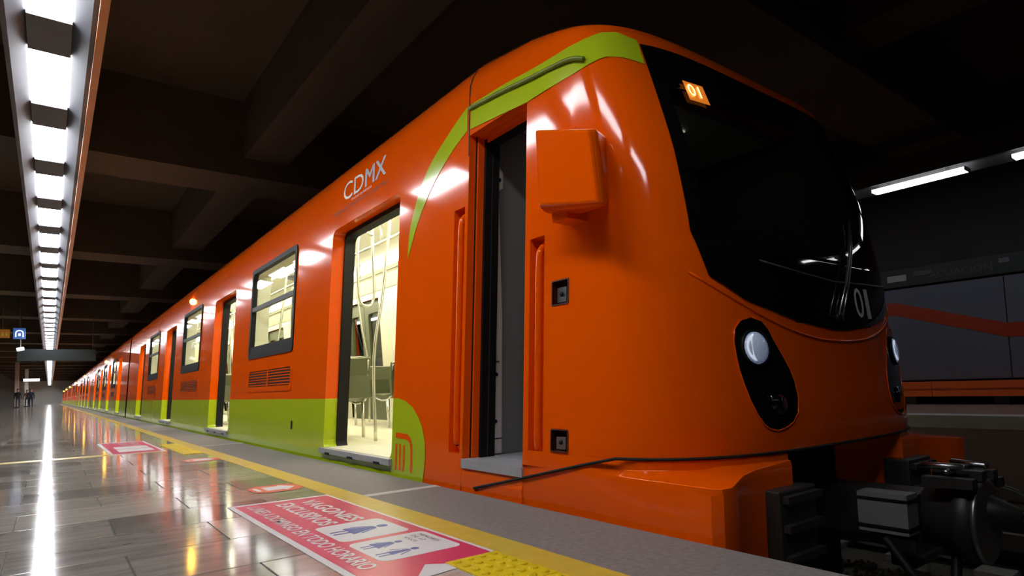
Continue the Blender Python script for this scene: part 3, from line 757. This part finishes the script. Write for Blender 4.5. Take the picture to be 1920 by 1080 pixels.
for s in (-1, 1):
    g = [S(s*u, .25, 0.003) for u in (0.0, .3, .5, .7, .85, .95, 1.03, 1.1, 1.15, 1.18)]
    g += [((XS(z)-0.003) if s < 0 else 2*XC-XS(z)+0.003, y, z) for (y, z) in ((1.8, .252), (2.0, .21), (2.4, .118), (2.86, .016))]
    tube('skirt_groove', g, 0.007, 'groove', car, 5)
# cab door opening: jambs, seals, panel, step, ceiling
cz0, cz1 = .16, 2.08
for nm, y0, y1, x0, x1, k in (('door_jamb', 2.985, 3.0, 0, .045, 'orange'), ('door_groove', 2.98, 3.0, .045, .053, 'groove'), ('door_jamb', 2.965, 3.0, .053, .095, 'orange'), ('door_seal', 2.945, 3.02, .095, .14, 'black'), ('door_seal', 2.955, 3.02, .14, .155, 'dgrey'), ('door_seal', 2.945, 3.02, .155, .195, 'black')):
    v = [(XS(z)+d, y, z) for z in (cz0, cz1+0.05) for (d, y) in ((x0, y0), (x1, y0), (x1, y1), (x0, y1))]
    obj(nm, v, BF, k, car)
v = [(XS(cz1)+d, y, z) for (d, z) in ((0, cz1), (.06, cz1), (.06, cz1-.015), (.1, cz1-.015), (.1, cz1-.04), (.18, cz1-.04), (.18, 2.2)) for y in (2.43, 2.99)]
obj('door_header', v, [(2*i, 2*i+1, 2*i+3, 2*i+2) for i in range(6)], 'orange', car, mats=['orange', 'black'], fm=[0, 0, 0, 0, 1, 1])
v = [(XS(z)+d, 2.43, z) for z in (cz0, cz1) for d in (0, .15)]
obj('door_jamb', v, [(0, 1, 3, 2)], 'orange', car)
box('cab_step', XS(.16)-0.012, XS(.16)+.5, 2.425, 2.985, .115, .165, 'alu', car)
# partition strip with bolts, cab bulkhead
st = obj('partition_strip', [(XS(z)+d, 3.0, z) for (z, ds) in ((.17, (.195, .285)), (1.0, (.195, .272)), (1.62, (.195, .24)), (1.78, (.195, .232)), (1.8, (.195, .262)), (1.9, (.195, .262)), (1.96, (.195, .21))) for d in ds], [(2*i, 2*i+1, 2*i+3, 2*i+2) for i in range(6)], 'palegrey', car)
for z in (.36, .64, 1.85): lathe('bolt', [(.012, 0), (.012, .006), (.001, .009)], (XS(z)+.235, 3.0, z), (0, -1, 0), 'black', st, 10)
box('plate_line', XS(.3)+.195, XS(.3)+.282, 2.996, 2.999, .255, .262, 'dgrey', st); box('plate_line', XS(.3)+.195, XS(.3)+.282, 2.996, 2.999, .715, .722, 'dgrey', st)
box('cab_bulkhead', 2.08, 2*XC-2.16, 3.01, 3.05, .1, 2.3, 'midgrey', car)
box('cab_floor', 2.05, 2*XC-2.05, 1.75, 3.0, .06, .12, 'dgrey', car)
box('bulkhead_door', 2.85, 3.55, 2.985, 3.01, .15, 2.0, 'dgrey', car)
box('cab_sign', 3.62, 3.72, 2.98, 3.01, 1.25, 1.45, 'ivory', car)
box('cab_fill', 2.9, 3.3, 2.4, 2.9, 2.19, 2.2, 'cabfill', car)  # added glowing panel that brightens the cab interior
box('cab_ceiling', 2.2, 2*XC-2.2, 2.2, 3.0, 2.2, 2.24, 'grey', car)
ds = box('control_desk', 2.3, 3.9, 1.72, 2.05, .5, 1.08, 'dgrey', car)
box('desk_screen', 2.6, 2.9, 1.95, 1.98, 1.08, 1.25, 'black', ds)
dv = box('driver_seat', 2.65, 3.1, 2.55, 2.62, .6, 1.35, 'dgrey', car); box('cushion', 2.65, 3.1, 2.25, 2.6, .55, .65, 'dgrey', dv)
# hand rails in recesses
def recess(y0, y1, z0, z1, dep, parent):
    q = [(y0, z0), (y1, z0), (y1, z1), (y0, z1)]
    v = [Sxy(y, z, 0) for (y, z) in q]+[Sxy(y, z, dep) for (y, z) in q]
    return obj('recess', v, [(0, 1, 5, 4), (1, 2, 6, 5), (2, 3, 7, 6), (3, 0, 4, 7), (4, 5, 6, 7)], 'orange', parent)
for (y0, y1, z0, z1) in ((3.02, 3.14, .19, 1.65), (2.275, 2.39, .2, 1.31)):
    rc = recess(y0, y1, z0, z1, .075, car)
    ym = (y0+y1)/2
    tube('handrail', bez([P(ym, z0+.02, .07), P(ym, z0+.05, .03), P(ym, z0+.12, .015), P(ym, (z0+z1)/2, .015), P(ym, z1-.14, .015), P(ym, z1-.06, .03), P(ym, z1-.03, .07)], 5), .019, 'orange', rc, 10)
for (z0, z1) in ((.26, .355), (.95, 1.06)):
    rc = recess(2.1, 2.21, z0, z1, .05, car); rc.data.materials[0] = M['deepred']; rc.name = 'step_pocket'
    v = [Sxy(y, z, d) for d in (.012, .05) for (y, z) in ((2.125, z0+.008), (2.19, z0+.008), (2.19, z1-.03), (2.125, z1-.03))]
    o = obj('latch_plate', v, BF, 'chrome', rc)
    lathe('bolt', [(.012, 0), (.01, .006), (.001, .008)], Sxy(2.157, (z0+z1)/2-.008, .012), (-1, 0, 0), 'black', rc, 10)
    ring('pocket_rim', rrect(2.094, 2.216, z0-.006, z1+.006, .008), rrect(2.1, 2.21, z0, z1, .006), -.004, .004, 'deepred', rc)
# rear view mirror housing
fr = [(1.775, 2.10, 1.745), (1.79, 1.765, 1.63), (1.765, 1.735, 1.295), (1.765, 2.10, 1.39)]
fr = [(1.775, 2.115, 1.75), (1.775, 1.77, 1.625), (1.765, 1.725, 1.30), (1.765, 2.10, 1.385)]
bk = [(1.975, 2.36, 1.83), (2.0, 2.0, 1.80), (1.93, 1.86, 1.36), (1.95, 2.26, 1.34)]
def mixp(a, b, t): return tuple(a[i]+(b[i]-a[i])*t for i in range(3))
v = fr+[mixp(a, b, .28) for a, b in zip(fr, [(1.9, 2.16, 1.77), (1.93, 1.735, 1.66), (1.9, 1.70, 1.26), (1.9, 2.12, 1.30)])]+[(1.99, 2.20, 1.74), (2.02, 1.90, 1.70), (1.98, 1.86, 1.38), (1.98, 2.16, 1.36)]
mh = fixn(obj('mirror_housing', v, [(0, 1, 2, 3)]+[(a+k, a+(k+1) % 4, a+4+(k+1) % 4, a+4+k) for a in (0, 4) for k in range(4)]+[(8, 9, 10, 11)], 'orange', car))
mod = mh.modifiers.new('bevel', 'BEVEL'); mod.width = .012; mod.segments = 2
fixn(obj('mirror_bracket', *boxvf(1.83, 1.97, 1.98, 2.08, 1.31, 1.37), 'orange', mh))
# livery: rounded green end with emblem, lettering
gp = [(3.885, .51), (3.80, .508), (3.70, .49), (3.60, .45), (3.52, .39), (3.46, .32), (3.425, .24), (3.415, .14), (3.425, .05), (3.45, -.06), (3.49, -.2), (3.885, -.2)]
gl_ = [(z, lerp(z, [q[1] for q in gp[-2:0:-1]], [q[0] for q in gp[-2:0:-1]])) for z in (-.2, -.12, -.06, -.05, 0, .05, .1, .14, .18, .24, .28, .32, .355, .39, .42, .45, .47, .49, .5, .508, .51)]
gpo = obj('green_end', [P(y, z, -.003) for (z, yl_) in gl_ for y in (yl_, 3.884)], [(2*i, 2*i+1, 2*i+3, 2*i+2) for i in range(len(gl_)-1)], 'green', car)
rc_ = []
def bar(y0, y1, z0, z1): return [P(y, z, -.005) for (y, z) in ((y0, z0), (y1, z0), (y1, z1), (y0, z1))]
mb = MB()
for (y0, y1, z1) in ((3.825, 3.80, .205), (3.77, 3.745, .205), (3.715, 3.69, .20)): mb.add(bar(y0, y1, .03, z1), [(0, 1, 2, 3)])
outer = [(3.825, .28), (3.66, .275), (3.61, .25), (3.585, .20), (3.58, .03)]; inner = [(3.825, .245), (3.67, .24), (3.625, .22), (3.61, .18), (3.606, .03)]
v = []
for a, b in zip(outer, inner): v += [P(*a, -.005), P(*b, -.005)]
mb.add(v, [(2*i, 2*i+1, 2*i+3, 2*i+2) for i in range(4)])
mb.build('metro_emblem', 'orange', gpo)
up = (0.06, 0, 1)
def stext(s, y, z, wd, ht, ma, bold=0.0): return text('lettering', s, ma, P(y, z, -.004), (0, -1, 0), up, wd, ht, car, bold=bold)
stext('CD', 4.98, 2.20, .42, .15, 'inklight'); stext('MX', 4.53, 2.20, .38, .15, 'white', .0)
stext('MX', 4.522, 2.20, .38, .15, 'white')
stext('CIUDAD DE MÉXICO', 4.80, 2.165, .40, .022, 'inklight')
stext('SISTEMA DE TRANSPORTE COLECTIVO', 5.2, 2.115, 1.1, .028, 'deepred')
obj('key_slot', [P(y, z, -.004) for (y, z) in ((6.06, .22), (6.11, .22), (6.11, .30), (6.06, .30))], [(0, 1, 2, 3)], 'black', car)
# ------------------------------------------------------------------ coupler
cp = thing('coupler', 'grimy black coupler head sticking out below the leading car', 'coupler')
box('drawbar', 3.0, 3.22, 1.1, 1.74, -.16, .04, 'iron', cp)
box('junction_box', 2.89, 3.0, 1.10, 1.3, -.12, .05, 'boxgrey', cp)
box('box_strap', 2.885, 3.005, 1.095, 1.305, .02, .03, 'black', cp); box('box_strap', 2.885, 3.005, 1.095, 1.305, -.10, -.088, 'black', cp)
lathe('coupling_disc', [(.02, .0), (.16, .0), (.18, .02), (.18, .06), (.15, .08), (.13, .2), (.10, .22), (.10, .34)], (3.13, .90, -.06), (0, 1, 0), 'iron', cp, 28)
lathe('cone', [(.001, 0), (.03, .01), (.085, .14), (.085, .16)], (3.18, .78, -.03), (0, 1, 0), 'iron', cp, 18)
lathe('steel_ring', [(.15, 0), (.175, 0), (.175, .015), (.15, .015)], (3.13, .886, -.06), (0, 1, 0), 'rail', cp, 28)
for (x, z) in ((2.98, .11), (3.10, .13), (3.24, .12), (3.32, .08)):
    t = box('bracket', x-.03, x+.03, .88, 1.06, z-.02, z+.02, 'iron', cp)
tube('cable', bez([(2.9, 1.2, -.14), (2.88, 1.05, -.32), (3.0, 1.0, -.38), (3.1, 1.0, -.2)], 6), .02, 'black', cp)
tube('cable', bez([(3.32, .95, .08), (3.42, .86, .03), (3.52, .82, -.04)], 6), .008, 'chrome', cp)
tube('pin', [(2.98, .98, .15), (3.3, .98, .15)], .012, 'chrome', cp); tube('pin', [(3.02, .93, .17), (3.02, 1.08, .17)], .014, 'chrome', cp); tube('pin', [(3.2, .9, .16), (3.28, 1.05, .16)], .014, 'chrome', cp)
# ------------------------------------------------------------------ tracks
for (xc, w_) in ((3.11, 'under the train'), (7.95, 'in front of the opposite platform')):
    for s in (-1, 1):
        o = thing('running_rail', f'dark steel rail on the {"left" if s < 0 else "right"} side of the track {w_}', 'rail')
        box('rail_head', xc+s*.72-.035, xc+s*.72+.035, -6, YE, -1.12, -1.08, 'rail', o); box('rail_web', xc+s*.72-.015, xc+s*.72+.015, -6, YE, -1.24, -1.12, 'iron', o); box('rail_foot', xc+s*.72-.08, xc+s*.72+.08, -6, YE, -1.26, -1.235, 'iron', o)
        o = thing('guide_bar', f'raised guide bar, {"left" if s < 0 else "right"} side of the track {w_}', 'guide bar')
        box('bar', xc+s*1.25-.04, xc+s*1.25+.04, -6, YE, -1.0, -.86, 'rail', o)
        for k in range(-2, 12): box('insulator', xc+s*1.25-.05, xc+s*1.25+.05, 2.4*k, 2.4*k+.15, -1.32, -1.0, 'sleeper', o)
k = 0
for y in [-1.2+.75*i for i in range(34)]:
    k += 1
    o = tag(box('track_sleeper', 6.8, 9.1, y, y+.28, -1.34, -1.262, 'sleeper'), f'pale concrete sleeper of the empty track, {ordw(k)} from the near end', 'sleeper', 'sleepers of the empty track')
k = 0
for y in [-1.2+.75*i for i in range(14)]:
    k += 1
    tag(box('track_sleeper', 1.95, 4.3, y, y+.28, -1.34, -1.262, 'sleeper'), f'concrete sleeper under the train nose, {ordw(k)} from the near end', 'sleeper', 'sleepers under the train')
# loose ballast stones
mb = MB()
for i in range(2600):
    x = random.uniform(4.55, 6.5); y = random.uniform(-.5, 7); r = random.uniform(.02, .05)
    c = Vector((x, y, -1.31+random.uniform(0, .03)))
    pts = [c+Vector(d)*r*random.uniform(.7, 1.2) for d in ((1, 0, 0), (-1, 0, 0), (0, 1, 0), (0, -1, 0), (0, 0, 1), (0, 0, -1))]
    mb.add(pts, [(0, 2, 4), (2, 1, 4), (1, 3, 4), (3, 0, 4), (2, 0, 5), (1, 2, 5), (3, 1, 5), (0, 3, 5)])
tag(mb.build('ballast_stones', 'ballast'), 'dark oily ballast stones strewn between the tracks', 'ballast', kind='stuff')
# ------------------------------------------------------------------ platform markings
def flat(name, pts, z, ma, parent): return obj(name, [(x, y, z) for (x, y) in pts], [tuple(range(len(pts)))], ma, parent)
def fpoly(pts, z): return [(x, y, z) for (x, y) in pts]
stk = thing('floor_sticker', 'large pink floor sticker with white lettering and figures, nearest the camera', 'floor sticker')
flat('white_border', [(.727, 3.40), (1.238, 3.38), (1.238, 1.715), (1.07, 1.695), (.735, 1.66)], .002, 'white', stk)
flat('pink_panel', [(.755, 3.36), (1.222, 3.345), (1.222, 1.775), (1.07, 1.735), (.98, 1.80), (.90, 1.70), (.762, 1.70)], .0026, 'pink', stk)
XD, YD = (0, -1, 0), (1, 0, 0)
text('lettering', 'VAGONES', 'white', (1.045, 3.27, .0028), XD, YD, .66, .085, stk, bold=.025)
text('lettering', 'EXCLUSIVOS', 'white', (.925, 3.27, .0028), XD, YD, .66, .085, stk, bold=.025)
text('lettering', 'LUNES A DOMINGO EN TODO HORARIO', 'white', (.795, 3.30, .0028), XD, YD, 1.42, .065, stk, bold=.02)
def rbox(x0, x1, y0, y1, r, z, ma, parent, nm): return flat(nm, [(a, b) for (a, b) in rrect(x0, x1, y0, y1, r)], z, ma, parent)
b1 = rbox(.885, 1.175, 2.265, 2.585, .035, .0030, 'white', stk, 'white_box'); b2 = rbox(.885, 1.20, 1.915, 2.225, .035, .0030, 'white', stk, 'white_box')
def figure(x0, y, hgt, parent, skirt, z=.0034):
    """pictogram lying on the floor, feet at x0, head towards +X"""
    mb = MB(); k = hgt
    n = 14; mb.add([(x0+k*.9+k*.1*math.cos(2*math.pi*i/n), y+k*.1*math.sin(2*math.pi*i/n), z) for i in range(n)], [tuple(range(n))])
    wd = .26 if skirt else .15
    mb.add([(x0+k*.78, y-k*.05, z), (x0+k*.78, y+k*.05, z), (x0+k*.28, y+k*wd, z), (x0+k*.28, y-k*wd, z)], [(0, 1, 2, 3)])
    for s in (-1, 1): mb.add([(x0+k*.3, y+s*k*.05, z), (x0+k*.3, y+s*k*.12, z), (x0, y+s*k*.12, z), (x0, y+s*k*.05, z)], [(0, 1, 2, 3)])
    for s in (-1, 1): mb.add([(x0+k*.76, y+s*k*.06, z), (x0+k*.76, y+s*k*.10, z), (x0+k*.42, y+s*k*.29, z), (x0+k*.42, y+s*k*.24, z)], [(0, 1, 2, 3)])
    mb.build('pictogram', 'blue', parent)
figure(.905, 2.425, .24, b1, True); figure(.905, 2.13, .16, b2, True); figure(.905, 2.0, .16, b2, False)
for i, s in enumerate(('MENORES', 'DE 12', 'AÑOS')): text('small_lettering', s, 'dgrey', (1.155-i*.032, 2.18, .0032), XD, YD, .15 if i == 0 else .10, .02, b2)
s2 = thing('floor_sticker', 'farther pink floor sticker beside the yellow cross line on the platform', 'floor sticker')
flat('white_border', [(.49, 9.49), (1.0, 9.47), (1.0, 7.45), (.5, 7.45)], .002, 'white', s2); flat('pink_panel', [(.53, 9.42), (.97, 9.4), (.97, 7.52), (.53, 7.52)], .0026, 'pink', s2)
rbox(.6, .93, 7.75, 8.15, .04, .003, 'white', s2, 'white_box'); rbox(.6, .93, 8.2, 8.6, .04, .003, 'white', s2, 'white_box')
text('lettering', 'VAGONES', 'white', (.82, 9.3, .0028), XD, YD, .6, .085, s2); text('lettering', 'EXCLUSIVOS', 'white', (.7, 9.3, .0028), XD, YD, .6, .085, s2)
def arrow(y0, lab):
    o = thing('arrow_sticker', lab, 'floor sticker')
    a = rrect(.95, 1.235, y0, y0+.3, .1); flat('red_field', a, .002, 'redv', o)
    flat('white_arrow', [(1.03, y0+.22), (1.13, y0+.22), (1.13, y0+.26), (1.21, y0+.15), (1.13, y0+.04), (1.13, y0+.08), (1.03, y0+.08)], .0026, 'white', o)
    flat('white_bar', [(.975, y0+.22), (1.0, y0+.22), (1.0, y0+.08), (.975, y0+.08)], .0026, 'white', o)
arrow(3.70, 'small red floor sticker with white arrow beside the large pink sticker'); arrow(5.95, 'farther small red arrow sticker by the yellow line, before the ribbed tiles')
yl = tag(box('yellow_cross_line', -5, 1.0, 7.42, 7.60, -.004, .0012, 'yellow'), 'pale yellow line crossing the marble platform floor', 'floor line')
def tactile(y0, n, lab, ribs):
    o = thing('tactile_paving', lab, 'tactile paving')
    for i in range(n):
        t = box('tactile_tile', 1.035 if not ribs else 1.06, 1.238, y0+i*.33+.002, y0+i*.33+.328, -.004, .004, 'tact', o)
        mb = MB()
        x0 = 1.035
        if ribs:
            for k in range(5): mb.box(1.08+k*.034, 1.095+k*.034, y0+i*.33+.01, y0+i*.33+.32, .004, .008)
        else:
            for a in range(4):
                for b in range(6):
                    c = (x0+.03+a*.048, y0+i*.33+.03+b*.054); nn = 8
                    v = [(c[0]+r*math.cos(2*math.pi*q/nn), c[1]+r*math.sin(2*math.pi*q/nn), z) for (r, z) in ((.016, .004), (.014, .008), (.007, .010)) for q in range(nn)]
                    mb.add(v, [(L*nn+q, L*nn+(q+1) % nn, (L+1)*nn+(q+1) % nn, (L+1)*nn+q) for L in (0, 1) for q in range(nn)]+[tuple(range(2*nn, 3*nn))])
        mb.build('rib' if ribs else 'stud', 'tact', t)['kind'] = 'stuff'
tactile(.78, 3, 'bright yellow studded tactile tiles at the tip of the large pink sticker', False)
tactile(6.80, 5, 'yellow ribbed tactile tiles farther along the yellow line', True)
# ------------------------------------------------------------------ far end: signs, columns, people
sg = thing('hanging_sign', 'small square blue lit sign with white emblem hanging from ceiling', 'sign')
box('panel', -1.153, -.78, 30.0, 30.08, 2.99, 3.40, 'signblue', sg)
mb = MB()
for (r0, a0, a1) in ((.13, 0, 180),):
    n = 12; v = [(-.966+r*math.cos(math.radians(a0+(a1-a0)*k/n)), 29.995, 3.2+r*math.sin(math.radians(a0+(a1-a0)*k/n))) for k in range(n+1) for r in (.13, .09)]
    mb.add(v, [(2*k, 2*k+2, 2*k+3, 2*k+1) for k in range(n)])
mb.box(-1.096, -1.056, 29.99, 30.0, 3.06, 3.2); mb.box(-.876, -.836, 29.99, 30.0, 3.06, 3.2); mb.box(-1.0, -.932, 29.99, 30.0, 3.1, 3.2)
mb.build('emblem', 'signw', sg); tube('hanger', [(-.966, 30.04, 3.4), (-.966, 30.04, 5.45)], .012, 'dgrey', sg)
so = thing('hanging_sign', 'amber lit hanging sign with figures at the left edge', 'sign')
box('panel', -1.70, -1.25, 30.0, 30.08, 3.02, 3.34, 'signor', so); tube('hanger', [(-1.47, 30.04, 3.34), (-1.47, 30.04, 5.45)], .012, 'dgrey', so)
mb = MB()
for x in (-1.5, -1.38): mb.box(x, x+.06, 29.99, 30.0, 3.1, 3.2); mb.box(x+.01, x+.05, 29.99, 30.0, 3.22, 3.26)
mb.build('figures', 'ivory', so)
bd = thing('hanging_board', 'long dark board hanging across the platform under the lamp row', 'sign')
box('panel', -1.13, 1.62, 33.0, 33.1, 2.30, 2.80, 'signdark', bd)
for x in (-1.0, 1.5): tube('hanger', [(x, 33.05, 2.8), (x, 33.05, 5.45)], .015, 'dgrey', bd)
cm = thing('security_camera', 'small white security camera below the blue hanging sign', 'camera')
fixn(lathe('camera_body', [(.03, 0), (.07, .01), (.07, .22), (.05, .24)], (-.81, 29.95, 2.62), (-1, 0, -.25), 'signw', cm, 12)); tube('stem', [(-.92, 30, 2.65), (-.93, 30.03, 2.98)], .012, 'grey', cm)
ls = thing('lit_sign', 'bright white lit sign above the far columns', 'sign')
box('panel', -2.3, -.9, 84, 84.1, 2.75, 3.05, 'signw', ls); tube('hanger', [(-1.6, 84.05, 3.05), (-1.6, 84.05, 5.45)], .02, 'dgrey', ls)
for i, (x, y, k, lab) in enumerate(((-2.55, 76, 'colpink', 'pinkish column at the far end, left of the walking people'), (-2.1, 88, 'endwall', 'pale grey column behind the walking people'), (-3.6, 66, 'redwall', 'red column at the left edge of the platform'))):
    o = thing('column', lab, 'column'); box('shaft', x-.16, x+.16, y, y+.4, 0.0, 5.45, k, o); box('base', x-.2, x+.2, y-.04, y+.44, -.004, .12, 'dgrey', o)
def person(x, y, cloth, pants, label, ph):
    root = thing('person', label, 'person', None, (x, y, 0))
    def sk(name, vs_, es_, rs, ma, rootv=0):
        me = bpy.data.meshes.new('t'); me.from_pydata(vs_, es_, []); o = bpy.data.objects.new('t', me); C.objects.link(o)
        mo = o.modifiers.new('s', 'SKIN'); 
        for i, r in enumerate(rs): me.skin_vertices[0].data[i].radius = (r, r*.8); 
        me.skin_vertices[0].data[rootv].use_root = True
        sb_ = o.modifiers.new('u', 'SUBSURF'); sb_.levels = 2
        dg = bpy.context.evaluated_depsgraph_get(); m2 = bpy.data.meshes.new_from_object(o.evaluated_get(dg))
        bpy.data.objects.remove(o); m2.materials.clear(); m2.materials.append(M[ma]); m2.name = name
        p = bpy.data.objects.new(name, m2); C.objects.link(p); p.parent = root
        for q in m2.polygons: q.use_smooth = True
        return p
    a = .18*ph
    V = [(0, 0, .95), (0, 0, 1.15), (0, 0, 1.38), (0, 0, 1.5), (0, -.02, 1.62), (0, -.02, 1.72),
         (-.19, 0, 1.40), (-.24, .03+a, 1.12), (-.25, -.06+a, .88), (-.25, -.08+a, .78), (.19, 0, 1.40), (.24, .03-a, 1.12), (.25, -.06-a, .88), (.25, -.08-a, .78),
         (-.1, 0, .9), (-.1, -a, .5), (-.1, -a*1.2+.05, .09), (-.1, -a*1.2-.12, .04), (.1, 0, .9), (.1, a, .5), (.1, a*1.2+.05, .09), (.1, a*1.2-.12, .04)]
    E_ = [(0, 1), (1, 2), (2, 3), (3, 4), (4, 5), (2, 6), (6, 7), (7, 8), (8, 9), (2, 10), (10, 11), (11, 12), (12, 13), (0, 14), (14, 15), (15, 16), (16, 17), (0, 18), (18, 19), (19, 20), (20, 21)]
    R_ = [.15, .14, .16, .06, .10, .09, .075, .055, .042, .035, .075, .055, .042, .035, .095, .07, .05, .04, .095, .07, .05, .04]
    b = sk('body', V, E_, R_, cloth)
    b.data.materials.append(M['skin']); b.data.materials.append(M[pants])
    for q in b.data.polygons:
        z = q.center.z; xx = abs(q.center.x)
        q.material_index = 1 if z > 1.5 or (z < .86 and xx > .2) else (2 if z < .95 and xx < .2 else 0)
    v, f = [], []
    hm = bmesh.new(); bmesh.ops.create_icosphere(hm, subdivisions=2, radius=.115); me = bpy.data.meshes.new('hair'); hm.to_mesh(me); hm.free(); me.materials.append(M['hair'])
    h = bpy.data.objects.new('hair', me); C.objects.link(h); h.parent = root; h.location = (0, .03, 1.72); h.scale = (.85, .95, .9)
    return root
person(-1.42, 74, 'cloth_navy', 'cloth_navy', 'person in dark navy clothes walking away at the far end', .6)
person(-2.35, 73, 'cloth_black', 'cloth_jean', 'person in black top and blue jeans beside the pinkish column', .9)
person(-1.85, 80, 'cloth_brown', 'cloth_black', 'person in brown top between the two other walkers', .4)
